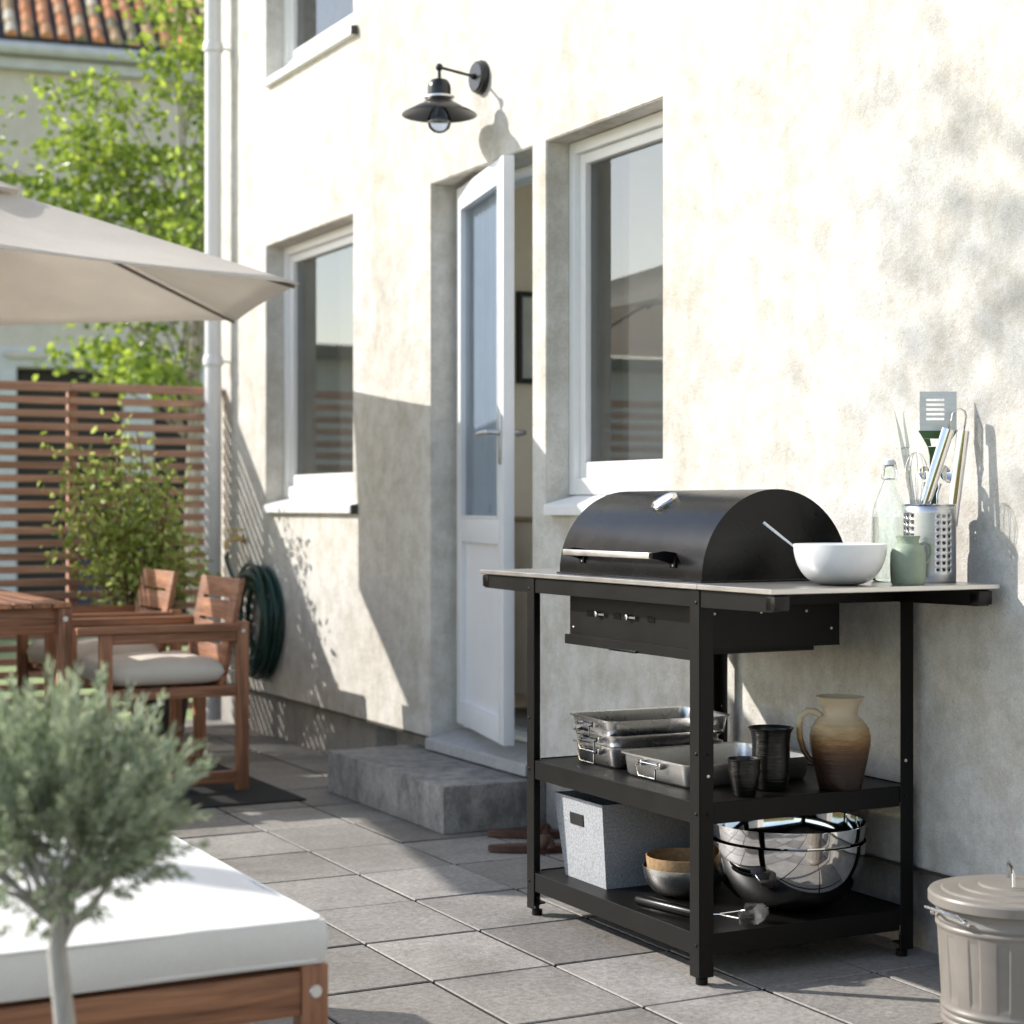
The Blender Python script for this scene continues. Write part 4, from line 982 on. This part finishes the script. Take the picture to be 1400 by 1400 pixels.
# lid: half cylinder along y
lr = .2085; lxc = 2.494; lz = .9022; b = bmesh.new(); n = 40
ly0, ly1 = 3.478, 4.148
def lidpt(a, y, r): return (lxc - math.cos(a) * r, y, lz + .006 + math.sin(a) * r)
prof = [(0, None)]
for (ra, rb, flip) in ((lr, lr, 0),):
    A = [b.verts.new((lxc - lr, ly0, lz))] + [b.verts.new(lidpt(math.pi * k / n, ly0, lr)) for k in range(n + 1)] + [b.verts.new((lxc + lr, ly0, lz))]
    B = [b.verts.new((v.co.x, ly1, v.co.z)) for v in A]
for k in range(len(A) - 1): b.faces.new((A[k], A[k + 1], B[k + 1], B[k]))
b.faces.new(A[::-1]); b.faces.new(B)
e_ = [e for e in b.edges if len(e.link_faces) == 2 and (len(e.link_faces[0].verts) > 6) != (len(e.link_faces[1].verts) > 6)]
bmesh.ops.bevel(b, geom=e_, offset=.004, segments=2, affect='EDGES')
mb = MB(); mb.merge(b); lid = cp(mb, 'lid', 'lidblack', angle=30)
mb = MB(); mb.box(lxc - lr - .006, lxc + lr + .006, ly0 - .008, ly1 + .008, .9016, .9060, .0015, 1); mb.build('lid_seat', 'lidblack', lid)
mb = MB(); mb.box(2.2285, 2.247, 3.616, 4.03, .9535, .968, .002); hd = mb.build('lid_handle', 'dull', lid)
for y in (3.60, 4.03):
    mb = MB(); mb.prism([(2.230, .955), (2.230, .967), (2.262, .972), (2.294, .968), (2.294, .938), (2.262, .948)], y, y + .016 if y < 3.8 else y + .006, 'XZ', .001); mb.box(2.283, 2.292, y - .012, y + .012, .932, .958, .001); mb.build('handle_bracket', 'lidblack', hd)
    mb = MB(); screw(mb, 2.284, y - .003, .938, 'x', .003); mb.build('bracket_screw', 'rivet', hd)
ta = R(58); tp_ = Vector((lxc - math.cos(ta) * lr, 3.79, lz + .006 + math.sin(ta) * lr))
tn = Vector((-math.cos(ta), 0, math.sin(ta)))
mtx = Matrix.Translation(tp_) @ tn.to_track_quat('Z', 'Y').to_matrix().to_4x4()
mb = MB(); mb.lathe([(.034, -.006), (.0355, .003), (.035, .008), (.031, .011), (.027, .009), (0, .0085)], n=40, mtx=mtx); th_ = mb.build('thermometer', 'chrome', lid)
mb = MB(); mb.lathe([(.0265, .0092), (.012, .0096), (0, .010)], n=30, mtx=mtx); mb.build('dial', 'art', th_)

# ------------------------------------------------------------------ things on the worktop
TZ = .9022
def bowl_prof(r, h, rb, t_, k=.5, n=14, rim=.0):
    out = []; inn = []
    for i in range(n + 1):
        a = (math.pi / 2) * i / n; rr = rb + (r - rb) * math.sin(a) ** (1 / (1 + k) * 1.0); z = h * (1 - math.cos(a))
        out.append((rr, z)); inn.append((max(0, rr - t_), z + t_ if i < n else z))
    return [(0, 0)] + out + ([(r + rim, h), (r + rim, h + .0015)] if rim else []) + [(r - t_ * .5, h + t_ * .3)] + inn[::-1][1:] + [(0, t_)]
mb = MB(); mb.lathe(bowl_prof(.103, .090, .030, .004, .15), n=72)
tag(mb.build('serving_bowl', 'bowlwhite', loc=(2.500, 3.248, TZ)), 'white ceramic bowl on the right end of the barbecue worktop', 'bowl')
rv = Vector((.888, -.459, 0)); fv = Vector((.459, .888, 0))
def cw(c0, u, v_, z): return Vector(c0) + rv * u + fv * v_ + Vector((0, 0, z))
cbl = Vector((2.500, 3.248, 0))
mb = MB(); a_ = cw(cbl, -.166, .03, 1.040); z_ = cw(cbl, -.02, -.0, .922)
mb.tube([a_, a_.lerp(z_, .25), a_.lerp(z_, .5), z_], [.0035, .003, .0022, .0022], 8); mb.sphere(z_ + Vector((0, 0, -.002)), .016, sc=(1.2, 1, .35))
tag(mb.build('spoon', 'steel'), 'thin steel spoon leaning out of the white bowl', 'spoon')
# swing top bottle
bc = (2.722, 3.352, TZ)
bt_ = thing('glass_bottle', 'clear swing top glass bottle half full of water behind the green jug', 'bottle', bc)
R0 = .0405
prof = [(0, 0.004), (.036, 0), (R0, .006), (R0, .145), (.0385, .165), (.030, .192), (.0195, .217), (.0145, .232), (.0135, .256), (.0155, .258), (.0155, .266), (.013, .268), (.0105, .266), (.0105, .234), (.017, .217), (.028, .19), (.0355, .165), (.0375, .145), (.0375, .008), (.03, .005), (0, .008)]
mb = MB(); mb.lathe(prof, n=56); bg = mb.build('glass_body', 'glass', bt_, angle=60)
mb = MB(); mb.lathe([(0, .0085), (.0368, .0085), (.0370, .142), (.0362, .1495), (0, .1495)], n=56); mb.build('water', 'water', bt_, angle=60)
mb = MB(); mb.lathe([(0, .268), (.011, .268), (.0135, .271), (.0135, .281), (.008, .285), (0, .286)], n=24); mb.build('stopper', 'bowlwhite', bt_)
mb = MB()
for s_ in (-1, 1):
    mb.tube([rv * (s_ * .0165) + Vector((0, 0, .238)), rv * (s_ * .0185) + Vector((0, 0, .25)), rv * (s_ * .015) + Vector((0, 0, .277)), rv * (s_ * .005) + Vector((0, 0, .279))], .0013, 6)
mb.tube([(math.cos(a) * .0155, math.sin(a) * .0155, .238) for a in np.linspace(0, 2 * math.pi, 24, endpoint=False)], .0013, 6, closed=True)
mb.build('wire_bail', 'chrome', bt_)
# green jug
jc = (2.640, 3.186, TZ); jg = thing('green_jug', 'small pale green speckled jug between the white bowl and the steel holder', 'jug', jc)
mb = MB(); mb.lathe([(0, 0), (.035, 0), (.038, .006), (.0395, .04), (.0385, .07), (.034, .082), (.0245, .091), (.0235, .098), (.0275, .108), (.0255, .109), (.021, .098), (.022, .09), (.031, .08), (.035, .06), (.035, .008), (0, .005)], n=48); mb.build('body', 'jug', jg)
mb = MB(); mb.tube([rv * .026 + Vector((0, 0, .088)), rv * .040 + Vector((0, 0, .095)), rv * .050 + Vector((0, 0, .088)), rv * .052 + Vector((0, 0, .070)), rv * .046 + Vector((0, 0, .055)), rv * .037 + Vector((0, 0, .047))], [.004, .0042, .0042, .004, .0038, .0038], 10); mb.build('handle', 'jug', jg)
# perforated holder
hc = Vector((2.775, 3.272, TZ)); HR = .0595; HH = .178
hold = thing('utensil_holder', 'perforated round stainless steel holder full of cooking tools', 'holder', hc)
b = bmesh.new(); nc = 24; nr_ = 9; zb0 = .022; dz_ = .0152
def hv(th, z, r=HR): return (rv * math.sin(th) - fv * math.cos(th)) * r + Vector((0, 0, z))
cache = {}
def V3(th, z):
    k = (round(th % (2 * math.pi), 4), round(z, 5))
    if k not in cache: cache[k] = b.verts.new(hv(th, z))
    return cache[k]
dth = 2 * math.pi / nc
for c_ in range(nc):
    tc_ = R(4.5) + (c_) * dth; holed = (c_ % 6) in (0, 1, 2)
    for r_ in range(nr_):
        zc = zb0 + (r_ + .5) * dz_; h_ = dz_ / 2; q = dth / 2
        outer = [V3(tc_ - q, zc - h_), V3(tc_, zc - h_), V3(tc_ + q, zc - h_), V3(tc_ + q, zc), V3(tc_ + q, zc + h_), V3(tc_, zc + h_), V3(tc_ - q, zc + h_), V3(tc_ - q, zc)]
        if not holed: b.faces.new(outer); continue
        rad = .0037; inn = [b.verts.new(hv(tc_ + math.cos(a) * rad / HR, zc + math.sin(a) * rad)) for a in [R(225 + 45 * k) for k in range(8)]]
        for k in range(8): b.faces.new((outer[k], outer[(k + 1) % 8], inn[(k + 1) % 8], inn[k]))
    for q2 in (-.5, 0):
        t0, t1 = tc_ + q2 * dth, tc_ + (q2 + .5) * dth
        for (za, zb_) in ((0.0, zb0), (zb0 + nr_ * dz_, HH)): b.faces.new((V3(t0, za), V3(t1, za), V3(t1, zb_), V3(t0, zb_)))
mb = MB(); mb.merge(b); o = mb.build('perforated_wall', 'satin', hold, angle=60); sd_ = o.modifiers.new('s', 'SOLIDIFY'); sd_.thickness = .0012
mb = MB(); mb.lathe([(0, .0005), (HR - .001, .0005), (HR - .001, .003), (0, .003)], n=48); mb.build('base', 'satin', hold)
mb = MB(); mb.tube([hv(a, HH, HR) for a in np.linspace(0, 2 * math.pi, 60, endpoint=False)], .0016, 6, closed=True); mb.build('rim', 'chrome', hold)
# utensils, built in the holder's upright plane (u to the right, z up)
mpp = .00168
def uz(px_, py_, v_=0.0): return cw(hc - Vector((0, 0, TZ)), (px_ - 1273) * mpp, v_, TZ + (797 - py_) * mpp)
def blade(mb, pts, wds, th, v0):    # flat strip with varying width through pixel-plane points, turned with the camera plane only by construction
    A = []
    for i, ((x, y), wd) in enumerate(zip(pts, wds)):
        p = uz(x, y, v0); q = uz(*(pts[i + 1] if i < len(pts) - 1 else pts[i]), v0) - (p if i < len(pts) - 1 else uz(*pts[i - 1], v0))
        d = q.normalized(); s_ = d.cross(fv).normalized()
        A.append([mb.bm.verts.new(p + s_ * wd / 2 + fv * th / 2), mb.bm.verts.new(p - s_ * wd / 2 + fv * th / 2), mb.bm.verts.new(p - s_ * wd / 2 - fv * th / 2), mb.bm.verts.new(p + s_ * wd / 2 - fv * th / 2)])
    for a, c_ in zip(A, A[1:]):
        for k in range(4): mb.bm.faces.new((a[k], a[(k + 1) % 4], c_[(k + 1) % 4], c_[k]))
    mb.bm.faces.new(A[0]); mb.bm.faces.new(A[-1][::-1])
mb = MB(); blade(mb, [(1262, 782), (1251, 679), (1245, 640), (1241, 612)], [.012, .012, .014, .020], .0018, .02)
blade(mb, [(1239, 614), (1236, 600), (1232, 582), (1227, 562)], [.009, .008, .005, .0008], .0018, .02)
blade(mb, [(1245.5, 613), (1244, 600), (1241, 582), (1239, 562)], [.008, .007, .005, .0008], .0018, .02)
tag(mb.build('carving_fork', 'steel', angle=20), 'two pronged steel carving fork, leftmost tool in the perforated holder', 'fork')
wk = thing('whisk', 'steel wire whisk standing low at the left of the perforated holder', 'whisk', uz(1260, 780, -.025))
o0 = uz(1260, 780, -.025)
mb = MB(); mb.tube([uz(1260, 780, -.025) - o0, uz(1253, 684, -.025) - o0], .0075, 12); mb.build('grip', 'satin', wk)
mb = MB(); c0 = uz(1252.5, 690, -.025)
axis_ = (uz(1251, 620, -.025) - c0)
for k in range(5):
    a = math.pi * k / 5; sd = rv * math.cos(a) + fv * math.sin(a); pts = []
    for f in np.linspace(0, 1, 25):
        th2 = math.pi * f; hgt = math.sin(th2 / 1.0) if False else None
        s2 = math.cos(th2); l_ = math.sin(th2)
        wdt = .033 * (abs(s2) ** .8) * (1 if s2 > 0 else -1) * (min(1, .22 + 1.0 * l_ ** .7) if abs(s2) > .0 else 0)
        pts.append(c0 + sd * wdt + axis_ * l_ - o0)
    mb.tube(pts, .0007, 5)
mb.build('wires', 'chrome', wk)
# spatula
sp_ = thing('spatula', 'tall slotted steel spatula with a green plastic neck in the perforated holder', 'spatula', uz(1283, 785, .03)); o0 = uz(1283, 785, .03)
mb = MB()
def plate(x0, x1, y0, y1, v0=.03, th=.0015):
    a = uz(x0, y1, v0) - o0; bb = uz(x1, y0, v0) - o0
    p = [a, Vector((bb.x, bb.y, a.z)), bb, Vector((a.x, a.y, bb.z))]
    F = [mb.bm.verts.new(q - fv * th / 2) for q in p]; Bk = [mb.bm.verts.new(q + fv * th / 2) for q in p]
    mb.bm.faces.new(F); mb.bm.faces.new(Bk[::-1])
    for k in range(4): mb.bm.faces.new((F[k], F[(k + 1) % 4], Bk[(k + 1) % 4], Bk[k]))
plate(1263, 1272, 535, 590); plate(1297, 1314, 535, 590); plate(1272, 1297, 535, 545)
for k in range(5): plate(1272, 1297, 548 + k * 6.6 + .2, 548 + k * 6.6 + 3.4)
plate(1272, 1297, 577.9, 590)
mb.build('blade', 'satin', sp_, smooth=False)
mb = MB()
def poly(pts, v0=.03, th=.004):
    P_ = [uz(x, y, v0) - o0 for x, y in pts]; F = [mb.bm.verts.new(q - fv * th / 2) for q in P_]; Bk = [mb.bm.verts.new(q + fv * th / 2) for q in P_]
    mb.bm.faces.new(F); mb.bm.faces.new(Bk[::-1]); n = len(P_)
    for k in range(n): mb.bm.faces.new((F[k], F[(k + 1) % n], Bk[(k + 1) % n], Bk[k]))
poly([(1261, 589), (1315, 589), (1308, 600), (1268, 600)]); poly([(1268, 600.2), (1277, 600.2), (1279, 610), (1274, 611)]); poly([(1289, 600.2), (1308, 600.2), (1299, 611), (1289, 610)])
poly([(1274.2, 611.2), (1299, 611.2), (1291, 624), (1288, 650), (1288, 720), (1278, 720), (1277, 650), (1277, 624)])
mb.build('neck', 'greenplastic', sp_, smooth=False)
mb = MB(); mb.tube([uz(1283, 718, .03) - o0, uz(1283, 783, .03) - o0], .006, 10); mb.build('grip', 'lidblack', sp_)
# tongs
tg = thing('tongs', 'shiny steel tongs standing upside down in the perforated holder, arched end up', 'tongs', uz(1280, 785, -.01)); o0 = uz(1280, 785, -.01)
def arm(p0, p1, wd=.0150, vv=-.01):
    mb = MB(); a = uz(*p0, vv) - o0; c_ = uz(*p1, vv) - o0; d = (c_ - a).normalized(); s_ = d.cross(fv).normalized(); rings = []
    for f, k in ((0, .82), (.5, .95), (1, 1)):
        ctr = a.lerp(c_, f); rings.append([mb.bm.verts.new(ctr + s_ * math.cos(t_) * wd * k - fv * math.sin(t_) * wd * .55 * k) for t_ in np.linspace(0, math.pi, 11)] + [mb.bm.verts.new(ctr - s_ * wd * .88 * k), mb.bm.verts.new(ctr + s_ * wd * .88 * k)])
    for A, B in zip(rings, rings[1:]):
        n = len(A)
        for k in range(n): mb.bm.faces.new((A[k], A[(k + 1) % n], B[(k + 1) % n], B[k]))
    mb.bm.faces.new(rings[0]); mb.bm.faces.new(rings[-1][::-1]); return mb.build('arm', 'chrome', tg)
arm((1262, 700), (1297, 588)); arm((1302, 720), (1317, 590))
mb = MB()
blade_pts = [(1297, 589), (1302, 566), (1307, 561), (1313, 560), (1319, 563), (1321, 570), (1318, 591)]
A = []
for i, (x, y) in enumerate(blade_pts):
    p = uz(x, y, -.01) - o0; A.append([mb.bm.verts.new(p - fv * .009), mb.bm.verts.new(p + fv * .009)])
for a, c_ in zip(A, A[1:]): mb.bm.faces.new((a[0], a[1], c_[1], c_[0]))
o = mb.build('spring_arch', 'chrome', tg); s2_ = o.modifiers.new('s', 'SOLIDIFY'); s2_.thickness = .0016; s2_.offset = 0
# ladle and serving spoon
for (nm, lab, hx, hy, sx_, bx_, r_, vv) in (('ladle', 'steel ladle, its round bowl just left of the right tong arm', 1296, 650, 1285, 1284, .0165, .012), ('serving_spoon', 'steel serving spoon behind the whisk in the perforated holder', 1268.5, 648, 1270, 1272, .0125, .02)):
    mb = MB(); c0 = uz(hx, hy, vv); mb.lathe([(0, -.010), (.007, -.0085), (.0125, -.004), (.0165, .004), (.0158, .0045), (.011, -.003), (0, -.008)], n=28, mtx=Matrix.Translation(c0) @ (rv * (.5 if nm == 'ladle' else -.2) - fv * .75 + Vector((0, 0, .3))).to_track_quat('Z', 'Y').to_matrix().to_4x4() @ Matrix.Scale(r_ / .0165, 4) @ Matrix.Diagonal((1, 1.35, 1, 1)))
    mb.tube([uz(hx - (6 if nm == 'ladle' else 0), hy + 12, vv), uz(sx_, hy + 26, vv), uz(bx_, 780, vv)], .003, 8)
    tag(mb.build(nm, 'chrome'), lab, nm.replace('_', ' '))

# ------------------------------------------------------------------ middle shelf
MZ = .4075; BZ = .1125
def pan(name, label, x, y, z, wx, wy, h, rz=0, group=None, m='steel', flare=.006, handles='x'):
    t = thing(name, label, 'pan', (x, y, z), rz, group)
    b = bmesh.new()
    def loop(hx, hy, z_, r, n=6):
        out = []
        for (sx_, sy_, a0) in ((1, 1, 0), (-1, 1, 90), (-1, -1, 180), (1, -1, 270)):
            for k in range(n + 1):
                a = R(a0 + 90 * k / n); out.append(b.verts.new((sx_ * (hx - r) + math.cos(a) * r, sy_ * (hy - r) + math.sin(a) * r, z_)))
        return out
    hx, hy = wx / 2, wy / 2
    Ls = [loop(hx - flare - .008, hy - flare - .008, 0, .02), loop(hx - flare, hy - flare, .008, .026), loop(hx, hy, h - .003, .028), loop(hx + .008, hy + .008, h, .034), loop(hx + .0085, hy + .0085, h - .003, .034),
          loop(hx + .009, hy + .009, h + .001, .035), loop(hx - .002, hy - .002, h - .001, .026), loop(hx - flare - .002, hy - flare - .002, .009, .024), loop(hx - flare - .01, hy - flare - .01, .0025, .018)]
    for A, B in zip(Ls, Ls[1:]):
        n = len(A)
        for k in range(n): b.faces.new((A[k], A[(k + 1) % n], B[(k + 1) % n], B[k]))
    b.faces.new(Ls[0][::-1]); b.faces.new(Ls[-1])
    mb = MB(); mb.merge(b); mb.build('pan_body', m, t, angle=50)
    for s_ in (-1, 1):
        mb = MB(); xw = hx + .010; hw = .042
        pts = [(s_ * (xw - .004), -hw, h - .012), (s_ * (xw + .012), -hw, h - .020), (s_ * (xw + .008), -hw + .006, h - .045), (s_ * (xw + .008), hw - .006, h - .045), (s_ * (xw + .012), hw, h - .020), (s_ * (xw - .004), hw, h - .012)]
        mb.tube(pts, .0025, 8); mb.tube([(s_ * (xw + .001), -hw, h - .013), (s_ * (xw + .001), hw, h - .013)], .0022, 8)
        for yy2 in (-hw, hw): mb.box(min(s_ * (hx - .001), s_ * (xw + .003)), max(s_ * (hx - .001), s_ * (xw + .003)), yy2 - .007, yy2 + .007, h - .022, h - .008, .001)
        mb.build('handle', 'chrome', t)
    return t
GP = 'stacked steel roasting pans'
pan('roasting_pan', 'steel roasting pan at the bottom of the stack of three', 2.510, 4.076, MZ, .33, .218, .055, 0, GP)
pan('roasting_pan', 'steel roasting pan in the middle of the stack of three', 2.510, 4.076, MZ + .033, .33, .218, .052, 0, GP)
pan('roasting_pan', 'steel roasting pan on top of the stack of three, turned a little askew', 2.522, 4.085, MZ + .070, .355, .232, .052, R(-3), GP)
tg_ = pan('oven_tray', 'large shallow steel roasting tray with side handles right of the pan stack', 2.515, 3.762, MZ, .37, .30, .058, R(1), None, 'dull')
cuc = (2.405, 3.482, MZ)
mb = MB(); mb.lathe([(0, 0), (.024, 0), (.026, .003), (.031, .03), (.0375, .058), (.036, .068), (.0385, .086), (.037, .087), (.033, .068), (.034, .058), (.027, .03), (.022, .006), (0, .005)], n=48)
tag(mb.build('stoneware_cup', 'blackclay', loc=cuc), 'small dark stoneware cup at the front of the middle shelf', 'cup')
jj = (2.513, 3.528, MZ); jt = thing('stoneware_jug', 'tall dark stoneware jug with a spout behind the small dark cup', 'jug', jj)
mb = MB(); b = bmesh.new()
pr = [(0, 0), (.032, 0), (.037, .006), (.043, .03), (.045, .07), (.044, .11), (.047, .135), (.054, .147), (.0525, .148), (.044, .135), (.041, .11), (.042, .07), (.04, .03), (.034, .008), (0, .006)]
mb.lathe(pr, n=56, rfun=lambda a, z: 1 + (.16 * max(0, math.cos(a - math.atan2(-fv.y - rv.y * .25, -fv.x - rv.x * .25))) ** 24 if z > .12 else 0)); mb.build('body', 'blackclay', jt, angle=60)
pc = (2.669, 3.468, MZ); pt_ = thing('ceramic_pitcher', 'cream to brown glazed pitcher with a looped handle at the right of the middle shelf', 'pitcher', pc)
mb = MB(); mb.lathe([(0, 0), (.048, 0), (.051, .004), (.056, .03), (.065, .07), (.0715, .105), (.072, .125), (.067, .145), (.054, .163), (.042, .174), (.041, .184), (.047, .203), (.057, .218), (.0555, .219), (.045, .203), (.038, .184), (.04, .172), (.055, .155), (.066, .12), (.06, .07), (.048, .01), (0, .006)], n=64, rfun=lambda a, z: 1 + .004 * math.sin(z * 700)); mb.build('body', 'clay', pt_, angle=60)
mb = MB(); mb.tube([-rv * x + Vector((0, 0, z)) for x, z in ((.045, .172), (.060, .182), (.078, .184), (.092, .172), (.097, .150), (.095, .12), (.086, .09), (.072, .07), (.060, .062))], [.008, .0085, .0085, .008, .0078, .0075, .007, .0065, .006], 12); mb.build('handle', 'clay', pt_)

# ------------------------------------------------------------------ bottom shelf
b = bmesh.new(); bz = BZ
bxt = thing('storage_box', 'grey speckled felt storage box with a black hand slot on the bottom shelf', 'box', (2.475, 4.055, bz))
def lp(x0, x1, y0, y1, z, x_=None): return [b.verts.new(p) for p in ((x0, y0, z), (x1, y0, z), (x1, y1, z), (x0, y1, z))]
A = lp(-.165, .165, -.105, .105, 0); B = lp(-.178, .178, -.106, .148, .212); C_ = lp(-.174, .174, -.102, .144, .212); D_ = lp(-.16, .16, -.10, .10, .005)
for p, q in ((A, B), (B, C_), (C_, D_)):
    for k in range(4): b.faces.new((p[k], p[(k + 1) % 4], q[(k + 1) % 4], q[k]))
b.faces.new(A[::-1]); b.faces.new(D_)
mb = MB(); mb.merge(b); mb.build('box_body', 'felt', bxt, smooth=False)
mb = MB(); sh = Matrix.Translation((-.1755, .026, .158)) @ Matrix.Rotation(R(-3.6), 4, 'Y')
mb.box(-.0022, .001, -.034, .034, -.015, .015, .0005, 1, mtx=sh); mb.build('hand_slot', 'bdark', bxt)
sbc = (2.455, 3.815, BZ)
mb = MB(); mb.lathe(bowl_prof(.102, .072, .034, .0015, .3, rim=.003), n=64)
tag(mb.build('small_steel_bowl', 'steel', loc=sbc), 'small brushed steel bowl holding a bamboo bowl on the bottom shelf', 'bowl')
mb = MB(); mb.lathe([(0, .004), (.06, .004), (.078, .02), (.091, .060), (.0955, .098), (.0925, .098), (.087, .060), (.072, .024), (0, .012)], n=64)
tag(mb.build('bamboo_bowl', 'bamboo', loc=sbc), 'tan bamboo bowl nested inside the small steel bowl', 'bowl')
mbc = Vector((2.612, 3.598, BZ))
GB = 'large polished steel mixing bowls'
mb = MB(); mb.lathe(bowl_prof(.187, .163, .05, .0012, .12, 26, rim=.004), n=96)
tag(mb.build('mixing_bowl', 'chrome', loc=mbc, angle=40), 'lower of the two large polished mixing bowls on the bottom shelf', 'bowl', GB)
mb = MB(); mb.lathe(bowl_prof(.186, .163, .05, .0012, .12, 26, rim=.004), n=96)
tag(mb.build('mixing_bowl', 'chrome', loc=mbc + Vector((0, 0, .041)), angle=40), 'upper polished mixing bowl nested in the lower large one', 'bowl', GB)
# grill brush
g0 = Vector((2.275, 3.745, BZ + .018)); g1 = Vector((2.325, 3.545, BZ + .016)); gb = thing('grill_brush', 'black handled grill brush with steel wire head at the front of the bottom shelf', 'brush', g0)
mb = MB(); mb.tube([g0 - g0, g0.lerp(g1, .05) - g0, g0.lerp(g1, .9) - g0, g1 - g0], [.009, .0135, .0135, .010], 14); mb.build('grip', 'lidblack', gb)
mb = MB(); hdc = Vector((2.395, 3.475, BZ + .024)); a = (hdc - g1).normalized(); s_ = Vector((-a.y, a.x, 0))
lp_ = [g1 - g0, g1.lerp(hdc, .45) - g0, hdc - s_ * .045 - g0, hdc + a * .035 - s_ * .035 - g0, hdc + a * .04 + s_ * .035 - g0, hdc + s_ * .045 - g0, g1.lerp(hdc, .45) + s_ * .008 - g0]
mb.tube(lp_, .0022, 8); mb.build('wire_frame', 'chrome', gb)
mb = MB()
for k in range(3600):
    f = random.random(); i = 2 + int(f * 3); q = (f * 3) % 1; p = lp_[i].lerp(lp_[min(i + 1, 5)], q)
    ax = (lp_[min(i + 1, 5)] - lp_[i]).normalized(); d = Vector(rng.normal(size=3)); d -= ax * d.dot(ax); d.normalize(); e = ax.cross(d) * .0005
    v1 = mb.bm.verts.new(p + e); v2 = mb.bm.verts.new(p - e); v3 = mb.bm.verts.new(p + d * random.uniform(.012, .019) - e); v4 = mb.bm.verts.new(p + d * random.uniform(.012, .019) + e); mb.bm.faces.new((v1, v2, v3, v4))
mb.build('bristles', 'dull', gb, smooth=False, normals=False)

# ------------------------------------------------------------------ bin
bc_ = (2.604, 2.822, .001)
bi = thing('lidded_bin', 'taupe ribbed metal bin with a lid in the bottom right corner', 'bin', bc_)
def flute(a, z):
    if .075 < z < .215: return 1 - .020 * (1 if math.sin(a * 15) > .35 else 0) * min(1, (z - .075) / .01, (.215 - z) / .01)
    return 1
pr = [(0, 0), (.130, 0), (.1335, .004)]
def rib(z, r): return [(r, z - .006), (r + .003, z - .003), (r + .0035, z), (r + .003, z + .003), (r, z + .006)]
for z in (.032, .046, .060): pr += rib(z, .1335 + z * .06)
for z in np.linspace(.073, .217, 20): pr.append((.1335 + z * .06, z))
for z in (.226, .240): pr += rib(z, .1335 + z * .06)
pr += [(.150, .255), (.1515, .285), (.149, .285), (.147, .25), (.13, .01), (0, .006)]
mb = MB(); mb.lathe(pr, n=360, rfun=flute); mb.build('body', 'bin', bi, angle=60)
mb = MB(); mb.lathe([(.152, .272), (.163, .268), (.165, .270), (.165, .287), (.162, .2915), (.152, .294), (.140, .2935), (.136, .2975), (.112, .299), (.104, .2985), (.100, .3025), (.074, .304), (.066, .3035), (.062, .3075), (0, .309)], n=120); ld = mb.build('lid', 'bin', bi, angle=30)
mb = MB(); d1 = Vector((.6, .8, 0)); mb.tube([d1 * -.05 + Vector((0, 0, .309)), d1 * -.046 + Vector((0, 0, .335)), d1 * -.03 + Vector((0, 0, .345)), d1 * .03 + Vector((0, 0, .345)), d1 * .046 + Vector((0, 0, .335)), d1 * .05 + Vector((0, 0, .309))], .0035, 10); mb.build('lid_handle', 'chrome', ld)
for s_ in (1, -1):
    mb = MB(); d2 = (-rv * .93 - fv * .36).normalized() * s_; n2 = Vector((-d2.y, d2.x, 0)); z_ = .262
    pts = [d2 * .150 + n2 * .055 + Vector((0, 0, z_ - .012)), d2 * .163 + n2 * .05 + Vector((0, 0, z_)), d2 * .182 + n2 * .03 + Vector((0, 0, z_ + .006)), d2 * .184 - n2 * .03 + Vector((0, 0, z_ + .006)), d2 * .163 - n2 * .05 + Vector((0, 0, z_)), d2 * .150 - n2 * .055 + Vector((0, 0, z_ - .012))]
    mb.tube(pts, .003, 10)
    for q in (-1, 1): mb.sphere(d2 * .150 + n2 * .055 * q + Vector((0, 0, z_ - .012)), .006)
    mb.build('side_handle', 'chrome', bi)

# ------------------------------------------------------------------ sandals
def sandal(x, y, rz, label):
    t = thing('sandal', label, 'sandal', (x, y, .001), rz, 'pair of brown sandals beside the step')
    mb = MB(); pts = []
    for k in range(40):
        a = 2 * math.pi * k / 40; u = math.cos(a) * .125; wd = .036 + .010 * math.cos(a) * 1; v_ = math.sin(a) * wd * (1 - .12 * math.exp(-((u + .01) / .04) ** 2)); pts.append((u, v_))
    mb.prism(pts, 0, .022, 'XY', .003); mb.build('sole', 'leather', t)
    for (u, rr) in ((.035, .0), (.07, 0)):
        mb = MB(); A = []
        for k in range(13):
            a = math.pi * k / 12; uu = u + (.018 if u < .05 else -.012) * math.sin(a); A.append([mb.bm.verts.new((uu + s_ * .018, math.cos(a) * .046, .014 + math.sin(a) * (.038 if u < .05 else .03))) for s_ in (-1, 1)])
        for p, q in zip(A, A[1:]): mb.bm.faces.new((p[0], p[1], q[1], q[0]))
        o = mb.build('strap', 'leather', t); s3 = o.modifiers.new('s', 'SOLIDIFY'); s3.thickness = .003
a_ = math.atan2(-.459, .888)
sandal(2.645, 5.005, a_ + R(2), 'brown leather sandal lying nearer the viewer beside the step')
sandal(2.755, 5.235, a_ - R(3), 'brown leather sandal lying nearer the wall beside the step')
